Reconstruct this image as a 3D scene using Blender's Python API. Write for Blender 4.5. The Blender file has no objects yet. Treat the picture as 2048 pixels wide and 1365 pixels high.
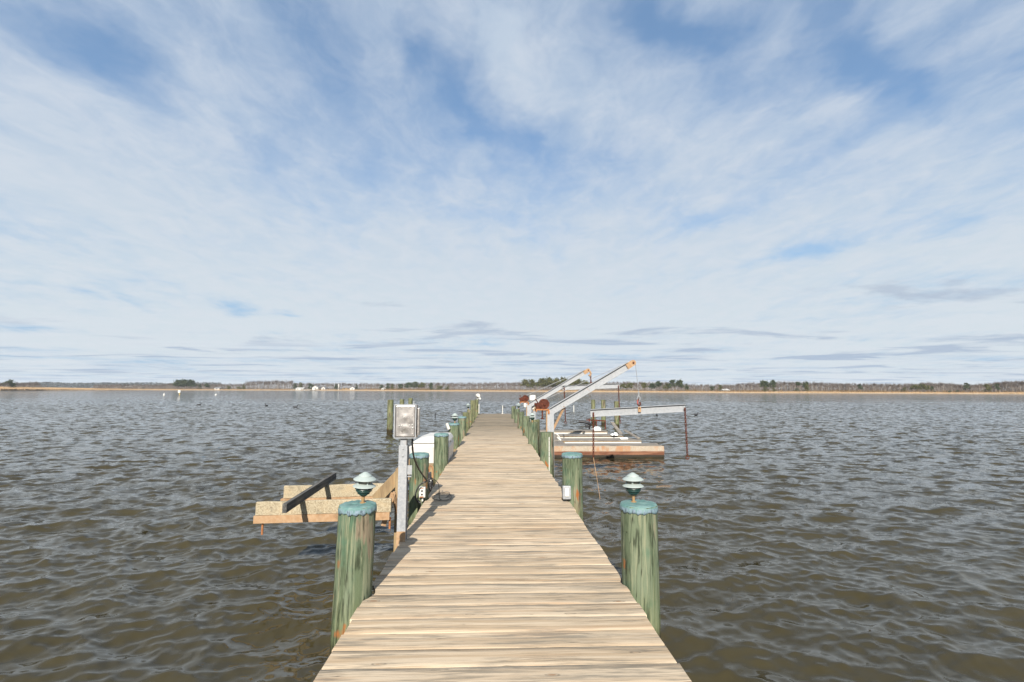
import bpy, bmesh, math, random
import numpy as np
from mathutils import Vector, Matrix, Quaternion
R = math.radians
rnd = random.Random(7)
scene = bpy.context.scene
COL = scene.collection

# ------------------------------------------------------------------ camera
EYE = 2.0                 # metres above the water; the deck lies at 0.5
DECK = 0.5
F = 967.0                 # focal length in pixels of the 2048 px wide photograph
def camera_axes():
    d = np.array([(988 - 1024) / F, (778 - 682.5) / F, 1.0]); d /= np.linalg.norm(d)
    r = R(0.14)
    n = np.cross(d, np.array([math.cos(r), math.sin(r), 0])); n /= np.linalg.norm(n)
    if n[1] > 0: n = -n
    return np.stack([np.cross(d, n), d, n], 0)
CAM = camera_axes()
def ray(px, py):
    return CAM @ np.array([(px - 1024) / F, (py - 682.5) / F, 1.0])
def bearing(px):
    """horizontal heading (x, y) with y = 1 seen in column px at the horizon"""
    v = ray(px, 778); return v[0] / v[1]
cd = bpy.data.cameras.new('camera'); cam = bpy.data.objects.new('camera', cd); COL.objects.link(cam)
cd.sensor_width = 36; cd.lens = 36 * F / 2048; cd.clip_start = 0.05; cd.clip_end = 20000
cam.matrix_world = Matrix(((CAM[0][0], -CAM[0][1], -CAM[0][2], 0), (CAM[1][0], -CAM[1][1], -CAM[1][2], 0),
                           (CAM[2][0], -CAM[2][1], -CAM[2][2], EYE), (0, 0, 0, 1)))
scene.camera = cam

# ------------------------------------------------------------------ node helpers
class NT:
    def __init__(s, tree): s.t = tree; s.n = tree.nodes; s.l = tree.links
    def new(s, typ, **kw):
        n = s.n.new(typ)
        for k, v in kw.items(): setattr(n, k, v)
        return n
    def put(s, sock, v):
        if isinstance(v, bpy.types.NodeSocket): s.l.new(v, sock)
        elif v is not None:
            if isinstance(v, (tuple, list)) and len(v) == 3 and sock.type == 'RGBA': v = (*v, 1)
            sock.default_value = v
    def math(s, op, a, b=None, c=None, clamp=False):
        n = s.new('ShaderNodeMath', operation=op); n.use_clamp = clamp
        s.put(n.inputs[0], a)
        if b is not None: s.put(n.inputs[1], b)
        if c is not None: s.put(n.inputs[2], c)
        return n.outputs[0]
    def vmath(s, op, a, b=None, scale=None):
        n = s.new('ShaderNodeVectorMath', operation=op); s.put(n.inputs[0], a)
        if b is not None: s.put(n.inputs[1], b)
        if scale is not None: s.put(n.inputs['Scale'], scale)
        return n.outputs['Value'] if op in ('LENGTH', 'DOT_PRODUCT') else n.outputs[0]
    def mul(s, v, xyz): return s.vmath('MULTIPLY', v, xyz)
    def noise(s, vec, scale=1.0, detail=4.0, rough=0.55, dist=0.0, color=False):
        n = s.new('ShaderNodeTexNoise'); s.put(n.inputs['Vector'], vec); n.inputs['Scale'].default_value = scale
        n.inputs['Detail'].default_value = detail; n.inputs['Roughness'].default_value = rough; n.inputs['Distortion'].default_value = dist
        return n.outputs['Color'] if color else n.outputs['Fac']
    def voronoi(s, vec, scale=1.0, feature='F1', out='Distance'):
        n = s.new('ShaderNodeTexVoronoi', feature=feature); s.put(n.inputs['Vector'], vec); n.inputs['Scale'].default_value = scale
        return n.outputs[out]
    def ramp(s, v, lo, hi, a=0.0, b=1.0, smooth=True):
        n = s.new('ShaderNodeMapRange'); n.interpolation_type = 'SMOOTHSTEP' if smooth else 'LINEAR'
        s.put(n.inputs[0], v); n.inputs[1].default_value = lo; n.inputs[2].default_value = hi
        n.inputs[3].default_value = a; n.inputs[4].default_value = b
        return n.outputs[0]
    def mix(s, f, a, b, mode='MIX'):
        n = s.new('ShaderNodeMix', data_type='RGBA', blend_type=mode); s.put(n.inputs[0], f)
        s.put(n.inputs[6], a); s.put(n.inputs[7], b); return n.outputs[2]
    def xyz(s, v):
        n = s.new('ShaderNodeSeparateXYZ'); s.put(n.inputs[0], v); return n.outputs
    def comb(s, x, y, z):
        n = s.new('ShaderNodeCombineXYZ')
        for i, v in enumerate((x, y, z)): s.put(n.inputs[i], v)
        return n.outputs[0]
    def obj(s):
        return s.new('ShaderNodeTexCoord').outputs['Object']
    def rnd(s): return s.new('ShaderNodeObjectInfo').outputs['Random']
    def varied(s, k=37.0):
        """object coordinates shifted per object, so that copies differ"""
        r = s.math('MULTIPLY', s.rnd(), k)
        return s.vmath('ADD', s.obj(), s.comb(r, s.math('MULTIPLY', r, 1.7), s.math('MULTIPLY', r, 0.6)))
    def bump(s, h, strength=0.3, dist=0.01):
        n = s.new('ShaderNodeBump'); s.put(n.inputs['Height'], h); n.inputs['Strength'].default_value = strength
        n.inputs['Distance'].default_value = dist; return n.outputs[0]
def material(name, build):
    m = bpy.data.materials.new(name); m.use_nodes = True
    t = NT(m.node_tree); b = m.node_tree.nodes['Principled BSDF']
    kw = build(t) or {}
    for k, v in kw.items(): t.put(b.inputs[k], v)
    return m

# ------------------------------------------------------------------ materials
def m_deck(t):
    p = t.obj(); at = t.new('ShaderNodeAttribute'); at.attribute_name = 'tint'
    c = t.xyz(at.outputs['Vector']); r1, r2, old = c[0], c[1], c[2]
    off = t.comb(t.math('MULTIPLY', r1, 91.0), t.math('MULTIPLY', r2, 53.0), t.math('MULTIPLY', r1, 17.0))
    q = t.vmath('ADD', p, off)
    warp = t.noise(t.mul(q, (1.6, 7, 3)), 1.0, 2)
    qy = t.vmath('ADD', q, t.comb(0.0, t.math('MULTIPLY', warp, 0.045), 0.0))
    fine = t.noise(t.mul(qy, (2.6, 120, 40)), 1.0, 5, 0.6)
    band = t.noise(t.mul(qy, (0.9, 24, 10)), 1.0, 4, 0.6)
    blot = t.noise(t.mul(q, (1.5, 11, 5)), 1.0, 4, 0.62)
    blot2 = t.noise(t.mul(q, (3.2, 55, 5)), 1.0, 4, 0.65)
    big = t.noise(t.mul(p, (0.55, 0.35, 1)), 1.0, 3)
    col = t.mix(t.ramp(band, 0.38, 0.62), (0.375, 0.280, 0.182), (0.50, 0.405, 0.290))
    col = t.mix(t.math('MULTIPLY', t.ramp(r1, 0.0, 1.0), 0.45), col, (0.455, 0.378, 0.283))
    col = t.mix(t.math('MULTIPLY', t.ramp(t.noise(t.mul(q, (1.1, 14, 3)), 1.0, 3), 0.56, 0.72), 0.45), col, (0.36, 0.20, 0.095))
    col = t.mix(t.math('MULTIPLY', t.ramp(fine, 0.47, 0.36), 0.5), col, (0.19, 0.145, 0.095))
    g = t.math('MULTIPLY', t.ramp(t.math('ADD', blot, t.math('MULTIPLY', t.math('SUBTRACT', r2, 0.5), 0.16)), 0.46, 0.62), t.ramp(blot2, 0.42, 0.58), clamp=True)
    col = t.mix(t.math('MULTIPLY', g, 0.74), col, (0.15, 0.132, 0.105))
    col = t.mix(t.math('MULTIPLY', t.ramp(big, 0.5, 0.75), 0.25), col, (0.21, 0.185, 0.145))
    # grey, unwashed boards towards the end of the dock
    col = t.mix(t.math('MULTIPLY', old, t.ramp(blot, 0.25, 0.6, 0.62, 1.0)), col, (0.115, 0.098, 0.068))
    # cracks along the grain
    crack = t.noise(t.mul(qy, (1.3, 75, 3)), 1.0, 2, 0.5)
    cr = t.math('MULTIPLY', t.ramp(t.math('ABSOLUTE', t.math('SUBTRACT', crack, 0.5)), 0.02, 0.0), t.ramp(t.noise(t.mul(q, (1.1, 9, 1)), 1.0, 2), 0.54, 0.62))
    col = t.mix(t.math('MULTIPLY', cr, 0.8), col, (0.05, 0.04, 0.03))
    # knots
    kv = t.vmath('ADD', t.mul(q, (2.1, 7.5, 0)), t.comb(0.0, 0.0, t.math('MULTIPLY', r1, 40.0)))
    kd = t.voronoi(t.vmath('ADD', kv, t.vmath('SCALE', t.noise(t.mul(q, (9, 30, 2)), 1.0, 2, color=True), scale=0.12)), 1.0)
    col = t.mix(t.ramp(kd, 0.085, 0.05, 0.0, 0.75), col, (0.20, 0.10, 0.045))
    col = t.mix(t.math('MULTIPLY', t.ramp(t.math('ABSOLUTE', t.math('SUBTRACT', kd, 0.095)), 0.022, 0.0), 0.55), col, (0.08, 0.065, 0.05))
    h = t.math('ADD', t.math('MULTIPLY', fine, 0.6), t.math('ADD', t.math('MULTIPLY', band, 0.5), t.math('MULTIPLY', cr, -0.9)))
    return {'Base Color': col, 'Roughness': 0.82, 'Specular IOR Level': 0.25, 'Normal': t.bump(h, 0.55, 0.006)}
def m_oldwood(base, dark, warm, stretch=(30, 30, 2.0), scale=1.0):
    def f(t):
        q = t.varied()
        s = t.noise(t.mul(q, stretch), scale, 5, 0.6); b = t.noise(q, 4 * scale, 4)
        col = t.mix(t.ramp(s, 0.32, 0.66), dark, base)
        col = t.mix(t.math('MULTIPLY', t.ramp(b, 0.48, 0.7), 0.6), col, warm)
        return {'Base Color': col, 'Roughness': 0.85, 'Specular IOR Level': 0.2, 'Normal': t.bump(s, 0.5, 0.006)}
    return f
def m_piling(pale):
    def f(t):
        o = t.obj(); q = t.varied(); z = t.xyz(o)[2]
        wob = t.vmath('ADD', q, t.vmath('SCALE', t.noise(t.mul(q, (4, 4, 1.2)), 1.0, 2, color=True), scale=0.05))
        fine = t.noise(t.mul(wob, (48, 48, 2.2)), 1.0, 5, 0.62)
        mid = t.noise(t.mul(wob, (17, 17, 1.5)), 1.0, 4, 0.6)
        wide = t.noise(t.mul(wob, (7.5, 7.5, 1.3)), 1.0, 3, 0.5)
        moss = t.noise(t.mul(q, (12, 12, 3.0)), 1.0, 4, 0.6)
        green = (0.086, 0.112, 0.066) if not pale else (0.125, 0.135, 0.066)
        green2 = (0.135, 0.162, 0.105) if not pale else (0.18, 0.18, 0.10)
        col = t.mix(t.ramp(mid, 0.40, 0.60), green, green2)
        col = t.mix(t.math('MULTIPLY', t.ramp(t.noise(t.mul(q, (5, 5, 4)), 1.0, 3), 0.52, 0.72), 0.6), col, (0.05, 0.115, 0.075))
        # bare tan wood in long tapering strips
        col = t.mix(t.math('MULTIPLY', t.ramp(wide, 0.60, 0.64), 0.85), col, (0.20, 0.155, 0.11))
        col = t.mix(t.math('MULTIPLY', t.ramp(fine, 0.52, 0.64), 0.75), col, (0.205, 0.21, 0.135))
        # lower part washed yellow green
        low = t.ramp(t.math('ADD', z, t.math('MULTIPLY', mid, 0.5)), 0.9, 0.25)
        col = t.mix(t.math('MULTIPLY', low, 0.6), col, (0.155, 0.175, 0.075))
        # dark mould
        dk = t.math('MULTIPLY', t.ramp(moss, 0.44, 0.60), t.ramp(fine, 0.58, 0.42))
        col = t.mix(t.math('MULTIPLY', dk, 0.82), col, (0.022, 0.027, 0.015))
        # rust bleeding from bolts
        ru = t.noise(t.mul(q, (9, 9, 4)), 1.0, 2)
        col = t.mix(t.math('MULTIPLY', t.ramp(ru, 0.64, 0.72), t.ramp(z, 0.95, 0.6)), col, (0.25, 0.095, 0.03))
        chk = t.noise(t.mul(wob, (22, 22, 0.8)), 1.0, 2, 0.5)
        cr = t.ramp(t.math('ABSOLUTE', t.math('SUBTRACT', chk, 0.5)), 0.011, 0.0)
        col = t.mix(t.math('MULTIPLY', cr, 0.75), col, (0.02, 0.022, 0.012))
        # wet weed at the waterline
        wet = t.ramp(t.math('ADD', z, t.math('MULTIPLY', mid, 0.12)), 0.30, 0.16)
        col = t.mix(wet, col, (0.03, 0.024, 0.012))
        h = t.math('SUBTRACT', t.math('ADD', fine, t.math('MULTIPLY', mid, 0.8)), t.math('MULTIPLY', cr, 1.5))
        return {'Base Color': col, 'Roughness': 0.85, 'Specular IOR Level': 0.2, 'Normal': t.bump(h, 0.7, 0.006)}
    return f
def m_cap(t):
    q = t.varied(); a = t.noise(q, 14, 4); b = t.noise(t.mul(q, (70, 70, 14)), 1.0, 3)
    z = t.xyz(t.obj())[2]
    col = t.mix(t.ramp(a, 0.35, 0.68), (0.075, 0.160, 0.152), (0.13, 0.218, 0.208))
    edge = t.ramp(z, -0.006, -0.02)
    col = t.mix(t.math('MULTIPLY', edge, t.ramp(b, 0.36, 0.55)), col, (0.16, 0.22, 0.27))
    col = t.mix(t.math('MULTIPLY', t.math('MULTIPLY', edge, t.ramp(b, 0.56, 0.64)), 0.8), col, (0.02, 0.04, 0.05))
    return {'Base Color': col, 'Roughness': 0.75, 'Normal': t.bump(t.math('ADD', a, t.math('MULTIPLY', b, .5)), 0.6, 0.01)}
def m_galv(rust=0.35, tone=0.285, spangle=60):
    def f(t):
        q = t.varied(); v = t.voronoi(q, spangle, out='Color'); s = t.xyz(v)[0]
        n = t.noise(t.mul(q, (3, 3, 3)), 2.0, 5, 0.6); n2 = t.noise(t.mul(q, (14, 14, 5)), 1.0, 4, .65)
        col = t.mix(s, (tone * 0.86, tone * 0.91, tone * 0.97), (tone * 1.12, tone * 1.15, tone * 1.18))
        col = t.mix(t.math('MULTIPLY', t.ramp(n2, 0.5, 0.7), 0.35), col, (tone * 0.62, tone * 0.62, tone * 0.6))
        col = t.mix(t.math('MULTIPLY', t.ramp(n, 0.60, 0.72), rust), col, (0.28, 0.15, 0.075))
        return {'Base Color': col, 'Metallic': 0.15, 'Roughness': 0.55, 'Normal': t.bump(n2, 0.12, 0.003)}
    return f
def m_sheet(t):
    q = t.varied(); n = t.noise(t.mul(q, (6, 6, 3)), 1.0, 2, .4); d = t.noise(q, 24, 3)
    col = t.mix(t.ramp(d, 0.3, 0.7), (0.45, 0.42, 0.395), (0.50, 0.47, 0.44))
    return {'Base Color': col, 'Metallic': 0.9, 'Roughness': t.ramp(d, 0.3, 0.7, 0.30, 0.38), 'Normal': t.bump(n, 0.10, 0.03)}
def m_rust(a, b):
    def f(t):
        q = t.varied(); n = t.noise(q, 22, 5, 0.65); w = t.noise(q, 6, 3)
        col = t.mix(t.ramp(n, 0.35, 0.68), a, b)
        col = t.mix(t.math('MULTIPLY', t.ramp(w, 0.5, 0.7), 0.6), col, tuple(x * 0.45 for x in a))
        return {'Base Color': col, 'Roughness': 0.85, 'Specular IOR Level': 0.25, 'Normal': t.bump(n, 0.5, 0.006)}
    return f
def m_paint(c, dirt=(0.35, 0.33, 0.28), rough=0.45, k=0.3, scale=9):
    def f(t):
        q = t.varied(); n = t.noise(q, scale, 5, 0.6)
        return {'Base Color': t.mix(t.math('MULTIPLY', t.ramp(n, 0.55, 0.75), k), c, dirt), 'Roughness': rough}
    return f
def m_speckle(t):
    q = t.varied(); n = t.noise(q, 70, 5, 0.7); w = t.noise(t.mul(q, (5, 5, 9)), 1.0, 4)
    col = t.mix(t.ramp(n, 0.32, 0.62), (0.21, 0.168, 0.108), (0.38, 0.33, 0.235))
    col = t.mix(t.math('MULTIPLY', t.ramp(w, 0.48, 0.68), 0.55), col, (0.38, 0.30, 0.19))
    col = t.mix(t.math('MULTIPLY', t.ramp(t.noise(q, 15, 3), 0.56, 0.66), 0.35), col, (0.11, 0.10, 0.075))
    return {'Base Color': col, 'Roughness': 0.95, 'Specular IOR Level': 0.1, 'Normal': t.bump(n, 0.9, 0.006)}
def m_float(t):
    o = t.obj(); q = t.vmath('ADD', o, (3.1, 7.7, 0)); z = t.xyz(o)[2]
    run = t.noise(t.mul(q, (3.5, 3.5, 1.1)), 1.0, 4, 0.6); n = t.noise(t.mul(q, (2.2, 2.2, 14)), 1.0, 4); fine = t.noise(q, 30, 4)
    col = t.mix(t.ramp(fine, 0.3, 0.7), (0.27, 0.22, 0.16), (0.34, 0.29, 0.23))
    col = t.mix(t.math('MULTIPLY', t.ramp(run, 0.45, 0.62), 0.8), col, (0.30, 0.145, 0.06))
    lo = t.ramp(t.math('ADD', z, t.math('MULTIPLY', run, 0.05)), 0.205, 0.16)
    col = t.mix(lo, col, t.mix(t.ramp(n, 0.35, 0.65), (0.115, 0.042, 0.02), (0.21, 0.10, 0.055)))
    col = t.mix(t.ramp(t.math('ADD', z, t.math('MULTIPLY', fine, 0.03)), 0.085, 0.05), col, (0.02, 0.015, 0.008))
    return {'Base Color': col, 'Roughness': 0.8, 'Normal': t.bump(t.math('ADD', fine, n), 0.5, 0.01)}
def m_foliage(a, b):
    def f(t):
        n = t.noise(t.obj(), 0.9, 3); r = t.rnd()
        col = t.mix(t.ramp(n, 0.35, 0.65), a, b)
        col = t.mix(t.math('MULTIPLY', r, 0.35), col, tuple(0.5 * (x + y) * 1.25 for x, y in zip(b, (0.05, 0.045, 0.025))))
        return {'Base Color': col, 'Roughness': 0.8, 'Specular IOR Level': 0.15}
    return f
def m_water(t):
    p = t.obj(); at = t.new('ShaderNodeAttribute'); at.attribute_name = 'lost'
    lost = at.outputs['Fac']
    geo = t.new('ShaderNodeNewGeometry')
    # wavelets too short for the mesh: tilt of the surface, stronger where the mesh is coarse
    n1 = t.noise(t.mul(p, (0.65, 1.0, 1)), 2.9, 3, 0.6, color=True)
    n2 = t.noise(t.mul(p, (0.7, 1.0, 1)), 13.0, 2, 0.6, color=True)
    gust = t.noise(t.mul(p, (0.03, 0.045, 1)), 1.0, 3)
    a = t.vmath('SCALE', t.vmath('SUBTRACT', n1, (0.5, 0.5, 0.5)), scale=t.math('MULTIPLY', lost, t.ramp(gust, 0.3, 0.7, 1.0, 1.7)))
    b = t.vmath('SCALE', t.vmath('SUBTRACT', n2, (0.5, 0.5, 0.5)), scale=0.22)
    d = t.mul(t.vmath('ADD', a, b), (1.0, 1.0, 0.0))
    nn = t.vmath('NORMALIZE', t.vmath('ADD', geo.outputs['Normal'], d))
    silt = t.noise(p, 0.35, 3)
    col = t.mix(silt, (0.033, 0.0272, 0.0122), (0.042, 0.035, 0.016))
    return {'Base Color': col, 'Roughness': 0.065, 'IOR': 1.333, 'Specular IOR Level': 0.5, 'Normal': nn}
M = {
 'deck': material('weathered_decking', m_deck),
 'joist': material('joist_timber', m_oldwood((0.24, 0.19, 0.12), (0.10, 0.085, 0.06), (0.28, 0.17, 0.08), (3, 30, 30))),
 'grey_wood': material('grey_timber', m_oldwood((0.12, 0.115, 0.105), (0.045, 0.045, 0.045), (0.16, 0.14, 0.11), (40, 2.5, 40))),
 'grey_plank': material('silvered_plank', m_oldwood((0.23, 0.21, 0.185), (0.10, 0.09, 0.08), (0.27, 0.235, 0.18), (2.0, 30, 20))),
 'tan_wood': material('tan_timber', m_oldwood((0.29, 0.215, 0.12), (0.17, 0.12, 0.07), (0.30, 0.17, 0.075), (20, 20, 3))),
 'piling': material('green_treated_wood', m_piling(False)),
 'piling_pale': material('pale_green_treated_wood', m_piling(True)),
 'cap': material('teal_piling_cap', m_cap),
 'galv': material('galvanised_steel', m_galv()),
 'galv_rusty': material('rust_stained_galvanised_steel', m_galv(0.75, 0.25, 40)),
 'sheet': material('dented_sheet_metal', m_sheet),
 'rust': material('red_brown_rust', m_rust((0.055, 0.016, 0.010), (0.115, 0.034, 0.018))),
 'rust_orange': material('orange_rust', m_rust((0.24, 0.085, 0.03), (0.36, 0.165, 0.07))),
 'rust_tan': material('tan_rust_primer', m_rust((0.30, 0.185, 0.10), (0.36, 0.245, 0.15))),
 'white': material('white_gelcoat', m_paint((0.50, 0.49, 0.46), (0.36, 0.34, 0.29), k=0.5, scale=14)),
 'white_dull': material('dull_white_plastic', m_paint((0.50, 0.50, 0.47), k=0.4)),
 'lamp_paint': material('lamp_pale_paint', m_paint((0.29, 0.335, 0.32), (0.17, 0.235, 0.22), 0.6, 0.6, 40)),
 'lamp_dark': material('lamp_dark_green', m_paint((0.012, 0.04, 0.035), (0.03, 0.05, 0.04), 0.4, 0.5, 30)),
 'lamp_glass': material('lamp_frosted_lens', m_paint((0.16, 0.165, 0.14), (0.07, 0.08, 0.06), 0.2, 0.5, 30)),
 'brass': material('brass_stem', m_paint((0.26, 0.165, 0.075), (0.12, 0.09, 0.05), 0.45, 0.5, 40)),
 'black': material('black_rubber', m_paint((0.014, 0.014, 0.016), (0.05, 0.045, 0.04), 0.55, 0.4, 30)),
 'cable': material('brown_grey_cable', m_paint((0.10, 0.085, 0.07), (0.16, 0.13, 0.10), 0.6, 0.4, 30)),
 'speckle': material('worn_bunk_carpet', m_speckle),
 'float': material('stained_float_side', m_float),
 'foam': material('white_foam', m_paint((0.78, 0.78, 0.76), k=0.2, rough=0.9)),
 'bark': material('grey_bark', m_foliage((0.13, 0.11, 0.10), (0.21, 0.185, 0.165))),
 'pale_bark': material('pale_bark', m_foliage((0.22, 0.195, 0.165), (0.31, 0.28, 0.245))),
 'twig': material('bare_twigs', m_foliage((0.078, 0.060, 0.050), (0.122, 0.097, 0.083))),
 'needle': material('dark_needles', m_foliage((0.022, 0.036, 0.016), (0.048, 0.066, 0.024))),
 'olive': material('olive_needles', m_foliage((0.050, 0.056, 0.016), (0.092, 0.090, 0.026))),
 'scrub': material('russet_scrub', m_foliage((0.13, 0.085, 0.045), (0.19, 0.125, 0.062))),
 'far_wood': material('far_evergreen_wood', m_foliage((0.020, 0.030, 0.028), (0.040, 0.050, 0.046))),  # blue cast of distant haze put into the foliage colour
 'reed': material('golden_reeds', m_foliage((0.27, 0.18, 0.095), (0.37, 0.265, 0.16))),
 'sand': material('sandy_bank', m_paint((0.34, 0.27, 0.19), (0.26, 0.20, 0.135), 0.95, 0.6, 0.15)),
 'mud': material('lake_bed_mud', m_paint((0.06, 0.05, 0.03), (0.04, 0.03, 0.02), 0.95, 0.6, 0.5)),
 'roof': material('grey_shingles', m_paint((0.16, 0.16, 0.165), (0.10, 0.10, 0.10), 0.9, 0.5, 1)),
 'window': material('dark_window', m_paint((0.03, 0.035, 0.045), (0.05, 0.05, 0.05), 0.15, 0.2, 1)),
 'yellow': material('faded_yellow', m_paint((0.45, 0.33, 0.10), (0.3, 0.2, 0.08), 0.7, 0.4, 5)),
 'red': material('faded_red', m_paint((0.35, 0.06, 0.05), (0.2, 0.06, 0.04), 0.6, 0.4, 30)),
 'water': material('silty_water', m_water),
}

# ------------------------------------------------------------------ geometry helpers
class MB:
    """collects shapes and links them as ONE mesh object"""
    def __init__(s): s.bm = bmesh.new()
    def face(s, vs):
        try: s.bm.faces.new(vs)
        except ValueError: pass
    def hull8(s, pts):
        v = [s.bm.verts.new(p) for p in pts]
        for f in ((0, 3, 2, 1), (4, 5, 6, 7), (0, 1, 5, 4), (1, 2, 6, 5), (2, 3, 7, 6), (3, 0, 4, 7)): s.face([v[i] for i in f])
    def box(s, lo, hi, jit=0.0):
        (a, b, c), (d, e, f) = lo, hi
        j = lambda: rnd.uniform(-jit, jit)
        s.hull8([(x + j(), y + j(), z + j()) for x, y, z in ((a, b, c), (d, b, c), (d, e, c), (a, e, c), (a, b, f), (d, b, f), (d, e, f), (a, e, f))])
    def bar(s, p, q, w, h, up=(0, 0, 1)):
        """straight bar of rectangular section, w sideways and h along up"""
        p, q, up = Vector(p), Vector(q), Vector(up); d = (q - p).normalized()
        sd = d.cross(up).normalized() * (w / 2); u = sd.cross(d).normalized() * (h / 2)
        s.hull8([p - sd - u, p + sd - u, p + sd + u, p - sd + u, q - sd - u, q + sd - u, q + sd + u, q - sd + u])
    def ibeam(s, p, q, w, h, tf, tw, up=(0, 0, 1)):
        p, q, up = Vector(p), Vector(q), Vector(up); d = (q - p).normalized()
        sd = d.cross(up).normalized(); u = sd.cross(d).normalized()
        pr = [(-w, -h), (w, -h), (w, -h + 2 * tf), (tw, -h + 2 * tf), (tw, h - 2 * tf), (w, h - 2 * tf), (w, h), (-w, h), (-w, h - 2 * tf), (-tw, h - 2 * tf), (-tw, -h + 2 * tf), (-w, -h + 2 * tf)]
        A = [s.bm.verts.new(p + sd * (a / 2) + u * (b / 2)) for a, b in pr]; B = [s.bm.verts.new(q + sd * (a / 2) + u * (b / 2)) for a, b in pr]
        n = len(pr)
        for i in range(n): s.face([A[i], A[(i + 1) % n], B[(i + 1) % n], B[i]])
        s.face(A[::-1]); s.face(B)
    def tube(s, pts, r, seg=8, caps=True, taper=None):
        pts = [Vector(p) for p in pts]; rings = []
        n = len(pts); ref = None
        for i, p in enumerate(pts):
            d = (pts[min(i + 1, n - 1)] - pts[max(i - 1, 0)]).normalized()
            if ref is None: ref = d.orthogonal().normalized()
            ref = (ref - d * ref.dot(d)).normalized(); b = d.cross(ref)
            rr = r if taper is None else r + (taper - r) * i / (n - 1)
            rings.append([s.bm.verts.new(p + (ref * math.cos(2 * math.pi * k / seg) + b * math.sin(2 * math.pi * k / seg)) * rr) for k in range(seg)])
        for A, B in zip(rings, rings[1:]):
            for k in range(seg): s.face([A[k], A[(k + 1) % seg], B[(k + 1) % seg], B[k]])
        if caps: s.face(rings[0][::-1]); s.face(rings[-1])
    def lathe(s, prof, c=(0, 0, 0), seg=24, jit=0.0, axis=None):
        """profile of (radius, height) about a vertical axis, or about `axis`"""
        c = Vector(c); rot = Quaternion() if axis is None else Vector((0, 0, 1)).rotation_difference(Vector(axis))
        rings = []
        for r, z in prof:
            if r <= 1e-6: rings.append([s.bm.verts.new(c + rot @ Vector((0, 0, z)))]); continue
            rings.append([s.bm.verts.new(c + rot @ Vector((r * math.cos(2 * math.pi * k / seg) * (1 + rnd.uniform(-jit, jit)), r * math.sin(2 * math.pi * k / seg) * (1 + rnd.uniform(-jit, jit)), z))) for k in range(seg)])
        for A, B in zip(rings, rings[1:]):
            for k in range(seg):
                k2 = (k + 1) % seg
                if len(A) == 1 and len(B) == 1: continue
                if len(A) == 1: s.face([A[0], B[k2], B[k]])
                elif len(B) == 1: s.face([A[k], A[k2], B[0]])
                else: s.face([A[k], A[k2], B[k2], B[k]])
        if len(rings[0]) > 1: s.face(rings[0][::-1])
        if len(rings[-1]) > 1: s.face(rings[-1])
    def chain(s, p, q, size=0.055, wire=0.008):
        p, q = Vector(p), Vector(q); L = (q - p).length; n = max(2, int(L / (size * 0.74))); d = (q - p).normalized()
        o = d.orthogonal().normalized(); o2 = d.cross(o)
        for i in range(n):
            c = p + d * (L * (i + 0.5) / n); sd = o if i % 2 else o2
            pts = [c + d * (math.sin(a) * size * 0.5) + sd * (math.cos(a) * size * 0.29) for a in [2 * math.pi * k / 10 for k in range(11)]]
            s.tube(pts, wire, 5, caps=False)
    def build(s, name, mat, parent=None, origin=(0, 0, 0), bevel=0.0, smooth=False, seg=2):
        """shapes are given in world space; origin becomes the object's own origin"""
        bm = s.bm; o3 = Vector(origin)
        bmesh.ops.translate(bm, verts=bm.verts, vec=-o3)
        bmesh.ops.recalc_face_normals(bm, faces=bm.faces)
        me = bpy.data.meshes.new(name); bm.to_mesh(me); bm.free()
        if smooth:
            for p in me.polygons: p.use_smooth = True
            me.set_sharp_from_angle(angle=R(38))
        for mm in (mat if isinstance(mat, (list, tuple)) else [mat]): me.materials.append(mm)
        o = bpy.data.objects.new(name, me); COL.objects.link(o)
        if parent is not None:
            o.parent = parent; pl = world_loc(parent); o.location = o3 - pl
        else: o.location = o3
        if bevel:
            b = o.modifiers.new('edge', 'BEVEL'); b.width = bevel; b.segments = seg; b.limit_method = 'ANGLE'; b.angle_limit = R(40)
        return o
def world_loc(o):
    v = Vector(o.location)
    while o.parent: o = o.parent; v += Vector(o.location)
    return v
def tag(o, label=None, cat=None, group=None, kind=None):
    if label: o['label'] = label
    if cat: o['category'] = cat
    if group: o['group'] = group
    if kind: o['kind'] = kind
    return o
def thing(name, loc, label, cat, group=None):
    o = bpy.data.objects.new(name, None); COL.objects.link(o); o.location = loc; o.empty_display_size = 0.1
    return tag(o, label, cat, group)
def children(o): return [c for c in list(bpy.data.objects) if c.parent == o]
def copy_thing(root, loc, label=None, group=None, kids=None):
    r = root.copy(); COL.objects.link(r); r.location = loc
    if label: r['label'] = label
    if group: r['group'] = group
    for ch in (kids if kids is not None else children(root)):
        c = ch.copy(); COL.objects.link(c); c.parent = r
        for g in children(ch):
            d = g.copy(); COL.objects.link(d); d.parent = c
    return r
def raw_mesh(name, verts, faces, mat, smooth=False):
    me = bpy.data.meshes.new(name); me.from_pydata([tuple(v) for v in verts], [], faces); me.update()
    me.materials.append(mat)
    if smooth:
        for p in me.polygons: p.use_smooth = True
    o = bpy.data.objects.new(name, me); COL.objects.link(o); return o
def spline(pts, n=8):
    P = [Vector(p) for p in pts]; P = [P[0] * 2 - P[1]] + P + [P[-1] * 2 - P[-2]]; out = []
    for i in range(1, len(P) - 2):
        for k in range(n):
            u = k / n; a, b, c, d = P[i - 1], P[i], P[i + 1], P[i + 2]
            out.append(0.5 * ((2 * b) + (c - a) * u + (2 * a - 5 * b + 4 * c - d) * u * u + (3 * b - a - 3 * c + d) * u ** 3))
    out.append(P[-2]); return out

exec_order = []
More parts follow.
